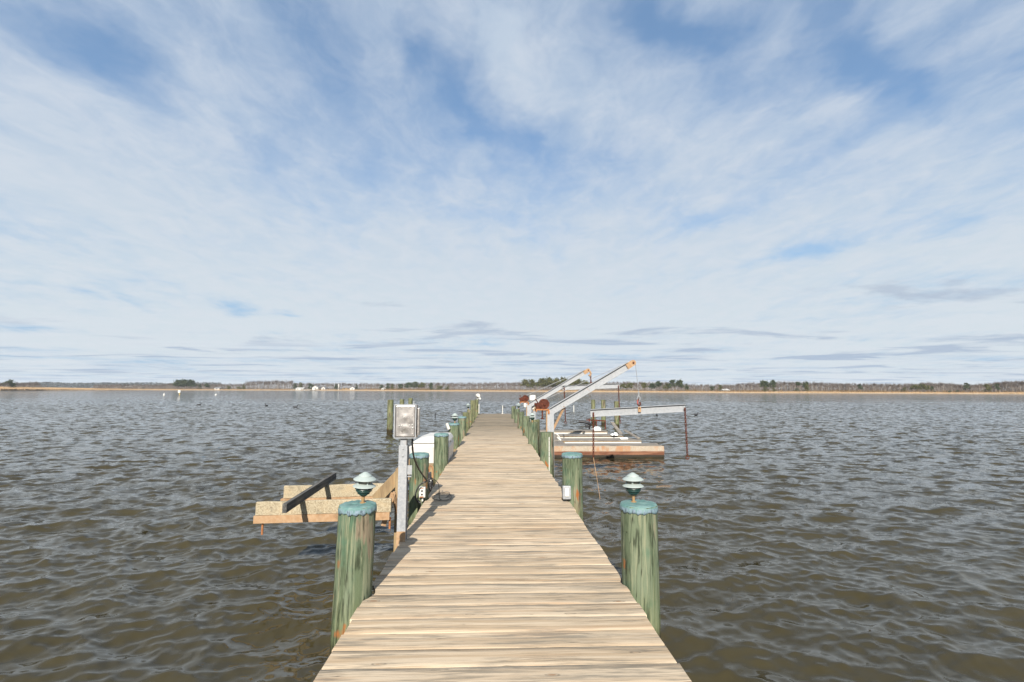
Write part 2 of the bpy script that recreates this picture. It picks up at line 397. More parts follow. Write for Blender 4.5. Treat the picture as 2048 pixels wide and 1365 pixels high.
# ------------------------------------------------------------------ water
def build_water():
    g = np.random.default_rng(11)
    rows = [-9.0]
    while rows[-1] < 620:
        y = rows[-1]
        if y < 6: d = 0.027 if y > 1.6 else 0.07
        else: d = min(max(0.027, 0.027 * (y / 6.0) ** 1.4), 0.20 if y < 60 else 0.22 + (y - 60) * 0.012)
        rows.append(y + d)
    Y = np.array(rows); nc = 1060
    T = np.linspace(-1, 1, nc); T = 0.55 * T + 0.45 * T ** 3
    half = 9.0 + 1.42 * np.maximum(Y, 0)
    X = half[:, None] * T[None, :]; YY = np.repeat(Y[:, None], nc, 1)
    dy = np.gradient(Y)[:, None] * np.ones((1, nc)); dx = np.gradient(X, axis=1)
    Z = np.zeros_like(X); DX = np.zeros_like(X); DY = np.zeros_like(X)
    n = 150; lam = 0.09 * (1.35 / 0.09) ** (g.random(n)); lam.sort()
    th = R(-96) + g.normal(0, R(44), n)
    wgt = np.where(lam < 0.32, 1.15, 1.0) * np.where(lam > 0.75, 0.66, 1.0)
    slope = 0.235 * math.sqrt(2) * wgt / math.sqrt((wgt ** 2).sum())
    lostv = np.zeros_like(X)
    grp = 0.88 + 0.3 * np.sin(X * 0.21 + YY * 0.13 + 1.3) * np.sin(YY * 0.17 - X * 0.06)
    for l, t, s in zip(lam, th, slope):
        k = 2 * math.pi / l; kx, ky = k * math.cos(t), k * math.sin(t); ph = g.random() * 6.283
        samp = np.maximum(np.abs(ky) * dy, np.abs(kx) * dx) / (2 * math.pi)      # cycles per cell
        att = np.clip((0.36 - samp) / 0.14, 0, 1)
        a = s / k
        arg = kx * X + ky * YY + ph
        c, sn = np.cos(arg), np.sin(arg)
        Z += att * a * c; DX -= 0.95 * att * a * math.cos(t) * sn; DY -= 0.95 * att * a * math.sin(t) * sn
        lostv += (1 - att ** 2) * s * s / 2
    Z *= grp
    co = np.stack([X + DX, YY + DY, Z - 0.02], -1).reshape(-1, 3).astype(np.float32)
    nr = len(Y); idx = np.arange(nr * nc).reshape(nr, nc)
    q = np.stack([idx[:-1, :-1], idx[:-1, 1:], idx[1:, 1:], idx[1:, :-1]], -1).reshape(-1, 4).astype(np.int32)
    me = bpy.data.meshes.new('water'); me.vertices.add(len(co)); me.vertices.foreach_set('co', co.ravel())
    me.loops.add(q.size); me.loops.foreach_set('vertex_index', q.ravel()); me.polygons.add(len(q))
    me.polygons.foreach_set('loop_start', np.arange(0, q.size, 4, dtype=np.int32)); me.polygons.foreach_set('loop_total', np.full(len(q), 4, dtype=np.int32))
    me.polygons.foreach_set('use_smooth', np.ones(len(q), dtype=bool))
    me.update(calc_edges=True)
    at = me.attributes.new('lost', 'FLOAT', 'POINT'); at.data.foreach_set('value', (10.0 * np.sqrt(lostv)).ravel().astype(np.float32))
    me.materials.append(M['water'])
    o = bpy.data.objects.new('water', me); COL.objects.link(o); tag(o, kind='structure')
build_water()
bed = raw_mesh('ground', [(-2500, -400, -2.2), (2500, -400, -2.2), (2500, 3000, -2.2), (-2500, 3000, -2.2)], [(0, 1, 2, 3)], M['mud']); tag(bed, kind='structure')

# ------------------------------------------------------------------ dock
# pilings along the dock: x, y, radius, top z
LEFT = [(-1.012, 3.76, 0.135, 1.135), (-1.022, 6.83, 0.132, 1.105), (-1.055, 9.96, 0.145, 1.09), (-1.04, 12.87, 0.143, 1.095), (-1.01, 15.68, 0.136, 1.105),
        (-1.06, 18.73, 0.135, 1.10), (-1.055, 21.64, 0.128, 1.09), (-1.07, 24.82, 0.13, 1.415), (-1.0, 28.54, 0.105, 1.375)]
RIGHT = [(1.150, 3.90, 0.144, 1.095), (1.083, 6.77, 0.142, 1.11), (1.126, 10.365, 0.146, 1.085), (1.087, 13.46, 0.145, 1.085), (1.05, 15.80, 0.125, 1.12),
         (1.035, 18.70, 0.135, 1.115), (1.04, 21.70, 0.13, 1.105), (1.01, 24.83, 0.12, 1.12)]
def edge_limits(y):
    """left and right end of the decking at distance y, cut back round the pilings"""
    xl, xr = -0.92, 1.02
    for (x, yy, r, z) in LEFT:
        d = abs(y - yy); rr = r + 0.012
        if d < rr: xl = max(xl, x + math.sqrt(rr * rr - d * d))
    for (x, yy, r, z) in RIGHT:
        d = abs(y - yy); rr = r + 0.012
        if d < rr: xr = min(xr, x - math.sqrt(rr * rr - d * d))
    return xl, xr
dock = thing('wooden_dock', (0, 0, DECK), 'long weathered plank dock running straight out over the water', 'dock')
def build_decking():
    bm = bmesh.new(); lay = bm.verts.layers.float_vector.new('tint')
    pitch = 0.1865; y = -5.6; th = 0.038
    while y < 29.35:
        w = pitch - rnd.uniform(0.001, 0.003); y1 = min(y + w, 29.42)
        tint = (rnd.random(), rnd.random(), min(1, max(0, (y - 13.5) / 6.0)) * rnd.uniform(0.65, 1.0))
        if y + pitch > 29.35: tint = (0.9, 0.1, 0.0)
        e0, e1 = rnd.uniform(-0.010, 0.010), rnd.uniform(-0.010, 0.010)
        zt = DECK + rnd.uniform(-0.0012, 0.0012); tilt = rnd.uniform(-0.002, 0.002); cup = rnd.uniform(-0.002, 0.001)
        ys = [y, y + 0.003, y + w * 0.25, y + w * 0.5, y + w * 0.75, y1 - 0.003, y1]
        zs = [-0.003, 0, cup * 0.7, cup, cup * 0.7, 0, -0.003]
        nx = 10
        grid = []
        sag = [rnd.uniform(-0.0018, 0.0018) for _ in range(nx + 1)]; wav = [rnd.uniform(-0.0016, 0.0016) for _ in range(nx + 1)]
        for j, (yy, dz) in enumerate(zip(ys, zs)):
            xl, xr = edge_limits(yy)
            if xl < -0.9: xl += e0
            if xr > 1.0: xr += e1
            row = []
            for i in range(nx + 1):
                u = i / nx; v = bm.verts.new((xl + (xr - xl) * u, yy + wav[i], zt + dz + sag[i] + tilt * (j - 3) / 3)); v[lay] = tint; row.append(v)
            grid.append(row)
        for j in range(len(ys) - 1):
            for i in range(nx): bm.faces.new((grid[j][i], grid[j][i + 1], grid[j + 1][i + 1], grid[j + 1][i]))
        # sides and underside
        border = grid[0] + [r[-1] for r in grid[1:-1]] + grid[-1][::-1] + [r[0] for r in grid[-2:0:-1]]
        low = []
        for v in border:
            b = bm.verts.new((v.co.x, v.co.y, zt - th)); b[lay] = tint; low.append(b)
        for i in range(len(border)): j = (i + 1) % len(border); bm.faces.new((border[i], low[i], low[j], border[j]))
        bm.faces.new(low)
        y += pitch
    bmesh.ops.recalc_face_normals(bm, faces=bm.faces)
    me = bpy.data.meshes.new('decking'); bm.to_mesh(me); bm.free(); me.materials.append(M['deck'])
    for p in me.polygons: p.use_smooth = True
    me.set_sharp_from_angle(angle=R(50))
    o = bpy.data.objects.new('decking', me); COL.objects.link(o); o.parent = dock; o.location = (0, 0, -DECK)
build_decking()
for x in (-0.80, 0.05, 0.88):
    b = MB(); b.box((x - 0.03, -5.6, 0.22), (x + 0.03, 29.3, 0.459)); b.build('stringer', M['joist'], dock, (x, 0, 0.34), bevel=0.004)
for (l, r) in zip(LEFT, RIGHT + [(1.0, 28.5, 0.1, 1)]):
    y = (l[1] + r[1]) / 2 + 0.24
    b = MB(); b.bar((-0.87, y, 0.10), (0.97, y, 0.10), 0.08, 0.23); b.build('cross_beam', M['joist'], dock, (0, y, 0.10), bevel=0.004)

def piling(x, y, r, top, label, group, pale=False, cap=True, lean=(0, 0), cat='piling', foot=-1.6, checks=True):
    root = thing('dock_piling', (x, y, 0), label, cat, group)
    b = MB(); seg, rings = 36, 20; grid = []
    ph = [rnd.uniform(0, 6.28) for _ in range(4)]
    for j in range(rings + 1):
        z = foot + (top - foot) * j / rings; row = []
        for k in range(seg):
            a = 2 * math.pi * k / seg
            rr = r * (1.03 - 0.05 * (z - foot) / (top - foot)) * (1 + 0.014 * math.sin(2 * a + ph[0]) + 0.010 * math.sin(3 * a + ph[1] + z) + 0.008 * math.sin(7 * a + ph[2]) + 0.006 * math.sin(z * 3 + ph[3] + a))
            row.append(b.bm.verts.new((x + lean[0] * (z - top) + rr * math.cos(a), y + lean[1] * (z - top) + rr * math.sin(a), z)))
        grid.append(row)
    for A, B in zip(grid, grid[1:]):
        for k in range(seg): b.face([A[k], A[(k + 1) % seg], B[(k + 1) % seg], B[k]])
    b.face(grid[-1]); b.face(grid[0][::-1])
    b.build('shaft', M['piling_pale' if pale else 'piling'], root, (x, y, 0), smooth=True)
    if cap:
        b = MB(); seg = 60; prof = [(0.0, 0.008), (0.3, 0.007), (0.6, 0.010), (0.85, 0.008), (0.95, 0.004), (0.995, -0.004), (1.012, -0.014)]
        rag = [0.012 + 0.020 * abs(math.sin(k * 0.37 + ph[0]) * math.sin(k * 0.9 + ph[1])) + rnd.uniform(0, 0.014) for k in range(seg)]
        lip = [rnd.uniform(-0.004, 0.022) for _ in range(seg)]
        rows = []
        for fr, dz in prof:
            if fr == 0: rows.append([b.bm.verts.new((x, y, top + dz))]); continue
            rows.append([b.bm.verts.new((x + r * fr * (1 + 0.5 * lip[k] * (fr > 1)) * math.cos(2 * math.pi * k / seg), y + r * fr * (1 + 0.5 * lip[k] * (fr > 1)) * math.sin(2 * math.pi * k / seg), top + dz + rnd.uniform(-0.003, 0.003))) for k in range(seg)])
        for sc, out in ((0.5, 1.015), (1.0, 1.018)):
            rows.append([b.bm.verts.new((x + r * (out + lip[k]) * math.cos(2 * math.pi * k / seg), y + r * (out + lip[k]) * math.sin(2 * math.pi * k / seg), top - 0.018 - rag[k] * sc)) for k in range(seg)])
        for A, B in zip(rows, rows[1:]):
            for k in range(seg):
                k2 = (k + 1) % seg
                if len(A) == 1: b.face([A[0], B[k], B[k2]])
                else: b.face([A[k], A[k2], B[k2], B[k]])
        c = b.build('cap', M['cap'], root, (x, y, top), smooth=True)
        so = c.modifiers.new('thick', 'SOLIDIFY'); so.thickness = 0.003
    return root
GL, GR = 'pilings along the left edge of the dock', 'pilings along the right edge of the dock'
lab_l = ['big green piling with teal cap at left front, bare tan strip down its face',
         'green capped piling right behind the steel post with the metal box, white outlet on it',
         'mossy green piling standing in front of the white dock box',
         'green piling with lamp at the far end of the white dock box',
         'blue green capped piling just beyond the dock box lamp piling on the left',
         'pale flat topped piling between the capped blue one and the far left lamp piling',
         'slim far left piling carrying the small lamp beside the tall pair',
         'taller pale piling, nearer of the two tall ones at the far left end',
         'last tall piling at left dock end with a white floodlight on top']
lab_r = ['big green piling with teal cap at right front, dark mould streaks and a lamp',
         'capped green piling on the right with a small covered outlet at its foot',
         'uncapped piling in front of the near crane, white strip nailed down it',
         'green lamp piling on the right between the two boat cranes',
         'narrow piling just behind the far crane post on the right',
         'green piling beyond the far crane, nearest of the last three on the right',
         'right piling near the dock end that carries a small lamp',
         'last green piling at the right dock end']
for i, (p, l) in enumerate(zip(LEFT, lab_l)):
    piling(*p, l, GL, pale=i in (5, 6, 7, 8), cap=i in (0, 1, 2, 3, 4), lean=((0.022, 0) if i == 0 else (rnd.uniform(-.006, .006), rnd.uniform(-.006, .006))))
for i, (p, l) in enumerate(zip(RIGHT, lab_r)):
    piling(*p, l, GR, pale=False, cap=i in (0, 1), lean=(rnd.uniform(-.006, .006), rnd.uniform(-.006, .006)))
piling(1.205, 14.25, 0.135, 1.11, 'short pale piling behind the right lamp piling, grey pipe on its top', GR, pale=True, cap=False)
GW = 'mooring pilings standing in open water'
for x, y, r, t, l in [(-4.72, 22.45, 0.135, 1.49, 'left mooring piling in open water left of the metal box, rusty streak'),
                      (-5.35, 28.6, 0.135, 1.38, 'mooring piling half hidden behind the middle of the metal box'),
                      (-5.10, 30.0, 0.135, 1.42, 'mooring piling seen above the right corner of the metal box'),
                      (5.72, 27.9, 0.12, 1.385, 'leftmost of three mooring pilings behind the crane spreader beam'),
                      (6.17, 27.3, 0.13, 1.395, 'middle one of three mooring pilings behind the crane spreader beam'),
                      (6.47, 25.5, 0.13, 1.36, 'rightmost of three mooring pilings behind the crane spreader beam')]:
    piling(x, y, r, t, l, GW, pale=True, cap=False, cat='piling')

# ------------------------------------------------------------------ lamps on pilings
GLAMP = 'tiered lamps on the dock pilings'
lamp0 = thing('piling_lamp', (0, 0, 0), '', 'lamp', GLAMP)
b = MB(); b.lathe([(0.022, 0), (0.022, 0.004), (0.0115, 0.007), (0.0115, 0.046), (0.016, 0.048), (0.016, 0.056), (0.0, 0.056)]); b.build('stem', M['brass'], lamp0, smooth=True)
b = MB(); b.lathe([(0.0, 0.052), (0.022, 0.053), (0.030, 0.062), (0.044, 0.070), (0.046, 0.074), (0.042, 0.076), (0.056, 0.088), (0.060, 0.092), (0.057, 0.096), (0.060, 0.104), (0.066, 0.106), (0.064, 0.110), (0.0, 0.110)]); b.build('bowl', M['lamp_dark'], lamp0, smooth=True)
b = MB(); b.lathe([(0.0, 0.108), (0.046, 0.108), (0.046, 0.178), (0.0, 0.178)]); b.build('lens', M['lamp_glass'], lamp0, smooth=True)
b = MB(); b.lathe([(0.046, 0.145), (0.052, 0.1455), (0.083, 0.1265), (0.084, 0.1235), (0.080, 0.1235), (0.050, 0.140), (0.046, 0.140)], seg=32); b.build('lower_hat', M['lamp_paint'], lamp0, smooth=True)
b = MB(); b.lathe([(0.0, 0.230), (0.010, 0.229), (0.047, 0.207), (0.0485, 0.2045), (0.0485, 0.199), (0.053, 0.1975), (0.083, 0.178), (0.084, 0.1745), (0.078, 0.1745), (0.05, 0.178), (0.0, 0.180)], seg=32); b.build('upper_hat', M['lamp_paint'], lamp0, smooth=True)
for a in (0.7, 2.27, 3.84, 5.41):
    b = MB(); b.box((0.051 * math.cos(a) - 0.005, 0.051 * math.sin(a) - 0.005, 0.108), (0.051 * math.cos(a) + 0.005, 0.051 * math.sin(a) + 0.005, 0.176)); b.build('rib', M['lamp_paint'], lamp0)
LK = children(lamp0)
spots = [(LEFT[0], (0.03, 0.02), 'pale tiered lamp on the front left piling, its hat tipped slightly', 0.008),
         (RIGHT[0], (-0.03, 0.03), 'pale tiered lamp with brass stem on the front right piling', 0.008),
         (LEFT[3], (0.02, 0), 'tiered lamp on the piling at the far end of the white dock box', 0.008),
         (RIGHT[3], (-0.02, 0), 'tiered lamp on the right piling between the two cranes', 0.0),
         (LEFT[6], (-0.08, 0), 'small distant lamp on the left, beside the tall pale pilings', 0.0),
         (RIGHT[6], (0.06, 0), 'small distant lamp near the right end of the dock', 0.0)]
for i, (p, d, l, dz) in enumerate(spots):
    loc = (p[0] + d[0], p[1] + d[1], p[3] + dz)
    if i == 0:
        lamp0.location = loc; lamp0['label'] = l; lamp0.rotation_euler = (R(2), R(4), 0)
    else:
        o = copy_thing(lamp0, loc, l, kids=LK); o.rotation_euler = (R(rnd.uniform(-2, 2)), R(rnd.uniform(-2, 2)), rnd.uniform(0, 1.5))
        if i > 1: o.scale = (1.12,) * 3
o = thing('floodlight', (LEFT[8][0] + 0.04, 28.50, 1.375), 'white twin head floodlight on the last tall left piling', 'floodlight')
b = MB(); b.lathe([(0.02, 1.375), (0.02, 1.45), (0.05, 1.46), (0.05, 1.49), (0, 1.49)], (LEFT[8][0] + 0.04, 28.5, 0)); b.build('base', M['white_dull'], o, (LEFT[8][0] + 0.04, 28.5, 1.375), smooth=True)
for dx, z, s in ((0.02, 1.60, 0.125), (0.12, 1.43, 0.075)):
    b = MB(); b.lathe([(0.0, -s), (s * 0.6, -s * 0.85), (s * 0.95, -s * 0.3), (s, s * 0.25), (s * 0.9, s * 0.6), (s * 0.82, s * 0.62), (s * 0.8, s * 0.5), (0, s * 0.45)], (LEFT[8][0] + 0.04 + dx, 28.45, z), axis=(0.5, -0.8, 0.25))
    b.build('lamp_head', M['white'], o, (LEFT[8][0] + 0.04 + dx, 28.45, z), smooth=True)
b = MB(); b.box((LEFT[8][0] + 0.1, 28.46, 1.02), (LEFT[8][0] + 0.16, 28.54, 1.09)); b.lathe([(0.025, 0.56), (0.025, 1.02)], (LEFT[8][0] + 0.13, 28.5, 0))
tag(b.build('cable_bracket', M['white_dull'], None, (LEFT[8][0] + 0.13, 28.5, 0.5)), 'small pale bracket and pipe on the last left piling, below the floodlight', 'bracket')
b = MB(); b.lathe([(0.025, 0.49), (0.025, 0.98), (0.03, 0.98), (0.03, 1.0), (0, 1.0)], (0.52, 29.28, 0)); b.lathe([(0.06, 0.505), (0.06, 0.53), (0.03, 0.54)], (0.52, 29.28, 0))
tag(b.build('pipe_post', M['white'], None, (0.52, 29.28, 0.5), smooth=True), 'thin white pipe standing at the end of the deck', 'pipe')
b = MB(); b.tube([(7.05, 42.8, -1), (7.04, 42.8, 0.55)], 0.04, 8)
tag(b.build('water_stake', M['white_dull'], None, (7.05, 42.8, 0), smooth=True), 'thin white stake in open water seen between crane post and spreader', 'stake')
b = MB(); b.tube([(-4.2, 35.1, -1), (-4.19, 35.1, 0.24)], 0.035, 8); b.tube([(-4.19, 35.1, 0.2), (-4.12, 35.05, 0.25)], 0.02, 6)
tag(b.build('stub_stake', M['black'], None, (-4.2, 35.1, 0), smooth=True), 'short black stub in the water left of the dock', 'stake')

# ------------------------------------------------------------------ left side: electric post, outlets, cords
o = thing('electrical_post', (-0.90, 5.0, 0), 'galvanised steel post with a dented metal electrical box on top', 'electrical post')
b = MB(); b.ibeam((-0.906, 5.02, -1.2), (-0.906, 5.02, 1.43), 0.085, 0.07, 0.007, 0.006, up=(0, 1, 0)); b.box((-0.9485, 4.955, -1.2), (-0.8635, 4.986, 1.432)); b.build('post', M['galv'], o, (-0.906, 5.0, 0), bevel=0.002)
b = MB(); b.box((-0.936, 4.966, 1.30), (-0.874, 5.03, 1.55)); b.build('inner_post', M['galv'], o, (-0.9, 5.0, 1.4), bevel=0.002)
b = MB(); b.box((-0.95, 4.949, -0.1), (-0.862, 4.957, 0.60)); b.build('rusty_foot', M['rust_tan'], o, (-0.906, 4.95, 0.5))
for z in (1.40, 1.33):
    b = MB(); b.lathe([(0.009, 0), (0.009, 0.006), (0, 0.008)], (-0.906, 4.955, z), 10, axis=(0, -1, 0)); b.build('bolt', M['galv_rusty'], o, (-0.906, 4.955, z))
b = MB(); b.box((-0.995, 4.945, 1.508), (-0.782, 5.09, 1.838)); box = b.build('enclosure', M['sheet'], o, (-0.89, 5.0, 1.67), bevel=0.004)
b = MB()
b.box((-0.997, 4.936, 1.832), (-0.780, 4.944, 1.842)); b.box((-0.997, 4.936, 1.504), (-0.780, 4.944, 1.513)); b.box((-0.999, 4.936, 1.5135), (-0.989, 4.944, 1.8315)); b.box((-0.788, 4.936, 1.5135), (-0.779, 4.944, 1.8315))
b.build('door_frame', M['galv'], box, (-0.89, 4.94, 1.67))
b = MB(); nx, nz = 16, 24; g = []
for j in range(nz + 1):
    row = []
    for i in range(nx + 1):
        u, v = i / nx, j / nz; xx = -0.988 + 0.199 * u; zz = 1.514 + 0.317 * v
        d = 0.012 * math.exp(-((u - 0.46) ** 2 / 0.035 + (v - 0.33) ** 2 / 0.006)) - 0.010 * math.exp(-((u - 0.45) ** 2 / 0.05 + (v - 0.13) ** 2 / 0.004)) + 0.010 * math.exp(-((u - 0.5) ** 2 / 0.03 + (v - 0.62) ** 2 / 0.012)) - 0.006 * math.exp(-((u - 0.75) ** 2 / 0.01 + (v - 0.4) ** 2 / 0.004)) + 0.009 * math.sin(u * math.pi) * 0.9
        row.append(b.bm.verts.new((xx, 4.9405 - d * 0.32, zz)))
    g.append(row)
for j in range(nz):
    for i in range(nx): b.face([g[j][i], g[j][i + 1], g[j + 1][i + 1], g[j + 1][i]])
d = b.build('door', M['sheet'], box, (-0.89, 4.94, 1.67), smooth=True); s_ = d.modifiers.new('thick', 'SOLIDIFY'); s_.thickness = 0.002; s_.offset = -1
b = MB(); b.box((-0.775, 4.99, 1.53), (-0.757, 5.06, 1.80)); b.box((-0.782, 5.0, 1.62), (-0.774, 5.05, 1.66)); b.box((-0.782, 5.0, 1.71), (-0.774, 5.05, 1.75)); b.build('hinge_flange', M['sheet'], box, (-0.765, 5.02, 1.66), bevel=0.002)
b = MB(); b.lathe([(0.008, 1.838), (0.008, 1.862), (0.012, 1.864), (0.012, 1.870), (0, 1.872)], (-0.81, 4.97, 0), 10); b.build('top_lug', M['galv'], box, (-0.81, 4.97, 1.838))
for u, v in ((-0.945, 1.632), (-0.92, 1.634), (-0.845, 1.636), (-0.815, 1.64), (-0.812, 1.61), (-0.90, 1.715)):
    b = MB(); b.lathe([(0.007, 0), (0.006, 0.004), (0, 0.006)], (u, 4.931, v), 8, axis=(0, -1, 0)); b.build('rivet', M['white_dull'], box, (u, 4.93, v))
b = MB(); b.box((-0.8630, 4.972, 1.145), (-0.815, 4.980, 1.235)); b.box((-0.8630, 4.972, 1.12), (-0.82, 5.02, 1.128)); b.build('bracket', M['galv'], o, (-0.84, 4.98, 1.19), bevel=0.001)

o = thing('outlet_box', (-0.965, 6.70, 0.64), 'white twin outlet box with open cover on the second left piling', 'outlet box')
def P_at(px, py, y):
    v = ray(px, py); t = y / v[1]; return (v[0] * t, y, EYE + v[2] * t)
c = P_at(844.5, 985, 6.66)
b = MB(); b.box((c[0] - 0.042, 6.64, c[2] - 0.066), (c[0] + 0.042, 6.72, c[2] + 0.066)); b.build('body', M['white_dull'], o, c, bevel=0.006)
b = MB(); b.box((c[0] - 0.030, 6.634, c[2] - 0.05), (c[0] + 0.030, 6.6395, c[2] + 0.05)); b.build('face_plate', M['white'], o, c, bevel=0.002)
for dz in (-0.024, 0.022):
    b = MB(); b.box((c[0] - 0.012, 6.630, c[2] + dz - 0.010), (c[0] + 0.012, 6.6335, c[2] + dz + 0.010)); b.build('socket', M['black'], o, c)
for dz in (-0.057, 0.057):
    b = MB(); b.box((c[0] - 0.03, 6.636, c[2] + dz - 0.006), (c[0] + 0.02, 6.6395, c[2] + dz + 0.005), 0.001); b.build('rust_clip', M['rust_orange'], o, c)
b = MB(); b.tube([(c[0], 6.69, 0.50), (c[0], 6.69, c[2] - 0.06)], 0.012, 8); b.build('conduit', M['white_dull'], o, (c[0], 6.69, 0.5), smooth=True)
# power adapter hanging at the piling's right side
o = thing('power_adapter', (-0.86, 6.66, 0.75), 'black weatherproof plug adapter hanging beside the white outlet box', 'power adapter')
for py, w, h, dx in ((950, 0.045, 0.07, -0.005), (960, 0.06, 0.06, 0.0), (970, 0.055, 0.075, 0.01), (979, 0.04, 0.05, 0.0)):
    c2 = P_at(860 + dx * 100, py, 6.62)
    b = MB(); b.box((c2[0] - w / 2, 6.60, c2[2] - h / 2), (c2[0] + w / 2, 6.65, c2[2] + h / 2), 0.004); b.build('plug', M['black'], o, c2, bevel=0.008)
b = MB(); b.box((P_at(862, 962, 6.6)[0] - 0.008, 6.592, P_at(862, 962, 6.6)[2] - 0.012), (P_at(862, 962, 6.6)[0] + 0.010, 6.5995, P_at(862, 962, 6.6)[2] + 0.012)); b.build('plug_face', M['white_dull'], o, P_at(862, 966, 6.6))
b = MB(); pts = [P_at(825.0, 875, 5.02)] + [P_at(x, y, yy) for x, y, yy in ((825, 895, 5.05), (828, 915, 5.3), (836, 935, 5.8), (845, 950, 6.25), (853, 962, 6.55))]
pts += [P_at(x, y, 6.58) for x, y in ((844, 967), (836, 976), (831, 990), (834, 1002), (842, 1007))]
b.tube(spline(pts, 8), 0.010, 8)
tag(b.build('extension_cord', M['black'], None, (-0.9, 6, 0.7), smooth=True), 'thick black cord drooping from the metal box to the outlet', 'cord')
b = MB(); pts = [P_at(853, 962, 6.56), P_at(862, 957, 6.5), P_at(874, 964, 6.4), P_at(878, 974, 6.3)]
v1 = [(-0.72, 6.75, 0.512), (-0.62, 6.98, 0.510), (-0.66, 7.22, 0.512), (-0.80, 7.05, 0.512), (-0.83, 6.80, 0.515), (-0.66, 6.66, 0.512), (-0.58, 6.82, 0.512), (-0.62, 7.05, 0.516), (-0.78, 7.08, 0.520)]
b.tube(spline(pts + v1, 8), 0.0045, 6)
tag(b.build('thin_cable', M['cable'], None, (-0.7, 6.8, 0.5), smooth=True), 'thin dark cable lying in loops on the deck by the second left piling', 'cable')
b = MB(); pts = [P_at(859, 945, 6.62), P_at(858, 936, 6.66), P_at(861, 932, 6.7), P_at(865, 937, 6.7), P_at(866, 950, 6.66), P_at(864, 962, 6.62)]
b.tube(spline(pts, 6), 0.005, 6)
tag(b.build('copper_wire', M['rust_orange'], None, pts[0], smooth=True), 'thin rusty wire bent over the black plug adapter', 'wire')
o = thing('outlet_cover', (1.01, 6.62, 0.57), 'small clear covered outlet low on the right capped piling', 'outlet box')
c = P_at(1134, 986, 6.60)
b = MB(); b.box((c[0] - 0.055, 6.60, c[2] - 0.088), (c[0] + 0.055, 6.66, c[2] + 0.085)); b.build('body', M['galv'], o, c, bevel=0.01)
b = MB(); b.box((c[0] - 0.028, 6.585, c[2] - 0.05), (c[0] + 0.028, 6.5985, c[2] + 0.06)); b.build('cover', M['white_dull'], o, c, bevel=0.006)
b = MB(); b.box((c[0] - 0.05, 6.61, c[2] - 0.10), (c[0] + 0.05, 6.65, c[2] - 0.0885)); b.build('hinge', M['black'], o, c, bevel=0.002)
# strip of white trim nailed to the piling in front of the crane
x, y, r, t = RIGHT[2]
o = thing('nailed_strip', (x, y, 0.5), 'narrow white strip nailed down the uncapped piling by the near crane', 'strip')
b = MB(); xs = x + 0.03; ys = y - math.sqrt(r * r - 0.03 ** 2) - 0.008; b.box((xs - 0.009, ys - 0.006, 0.2), (xs + 0.009, ys + 0.006, 1.0), 0.002); b.build('strip', M['white'], o, (xs, ys, 0.5))
for z in (0.93, 0.82, 0.70, 0.6): b = MB(); b.lathe([(0.006, 0), (0, 0.004)], (xs, ys - 0.0065, z), 6, axis=(0, -1, 0)); b.build('nail', M['rust'], o, (xs, ys, z))
x, y, r, t = LEFT[3]
b = MB(); b.tube([P_at(893.5, 847, 12.72), P_at(898, 859, 12.72)], 0.04, 12)
tag(b.build('rod_holder', M['white'], None, P_at(895, 852, 12.72), smooth=True), 'short tilted white tube fixed to the piling behind the dock box', 'rod holder')

# ------------------------------------------------------------------ boat lift arms on the left
GA = 'boat lift arms on the left of the dock'
def lift_arm(x0, x1, y, z0, z1, h, label, cx0, rods):
    o = thing('boat_lift_cradle', ((x0 + x1) / 2, y, z0), label, 'lift arm', GA)
    b = MB(); n = 14; rows = []
    for i in range(n + 1):
        u = i / n; xx = x0 + (x1 - x0) * u; zz = z0 + (z1 - z0) * u + rnd.uniform(-0.0025, 0.0025)
        rows.append([b.bm.verts.new((xx, y + dy, zz + dz + rnd.uniform(-0.002, 0.002))) for dy, dz in ((0, -h), (0, -0.006), (0.006, 0), (0.038, 0), (0.044, -0.006), (0.044, -h))])
    for A, B in zip(rows, rows[1:]):
        for k in range(6): b.face([A[k], A[(k + 1) % 6], B[(k + 1) % 6], B[k]])
    b.face(rows[0]); b.face(rows[-1][::-1]); b.build('bunk_board', M['speckle'], o, ((x0 + x1) / 2, y, z0), smooth=True)
    b = MB(); zl, zr = z0 - h - 0.004, z1 - h - 0.004
    # steel channel open to the rear: web in front, two flanges
    hh = 0.078
    for (dy0, dy1, a0, a1) in ((-0.012, -0.004, 0, hh), (-0.004, 0.075, 0, 0.007), (-0.004, 0.075, hh - 0.007, hh)):
        b.hull8([(cx0, y + dy0, zl - a1), (x1 - 0.01, y + dy0, zr - a1), (x1 - 0.01, y + dy1, zr - a1), (cx0, y + dy1, zl - a1), (cx0, y + dy0, zl - a0), (x1 - 0.01, y + dy0, zr - a0), (x1 - 0.01, y + dy1, zr - a0), (cx0, y + dy1, zl - a0)])
    b.build('steel_channel', M['rust_tan'], o, ((x0 + x1) / 2, y, zl), bevel=0.001)
    for (xx, zt, zb) in rods:
        b = MB(); b.tube([(xx, y + 0.03, zt), (xx, y + 0.03, zb)], 0.011, 8); b.build('hanging_rod', M['rust_orange'], o, (xx, y + 0.03, zb), smooth=True)
    return o
lift_arm(-2.507, -1.092, 5.35, 0.800, 0.828, 0.135, 'nearer carpeted lift arm over the water with two rusty rods below', -2.52, [(-2.44, 0.60, 0.46), (-1.105, 0.63, 0.51)])
lift_arm(-2.577, -1.20, 6.2, 0.799, 0.829, 0.146, 'farther carpeted lift arm over the water, behind the grey bar', -2.607, [])
b = MB(); b.bar((-2.015, 4.88, 0.845), (-2.085, 6.58, 0.858), 0.042, 0.088)
tag(b.build('loose_timber', M['grey_wood'], None, (-2.05, 5.7, 0.85), bevel=0.003), 'dark grey timber lying across both carpeted lift arms', 'timber')
o = thing('lift_bracket', (-1.09, 5.75, 0.5), 'tan timber upright with slanted brace beside the steel post', 'lift bracket')
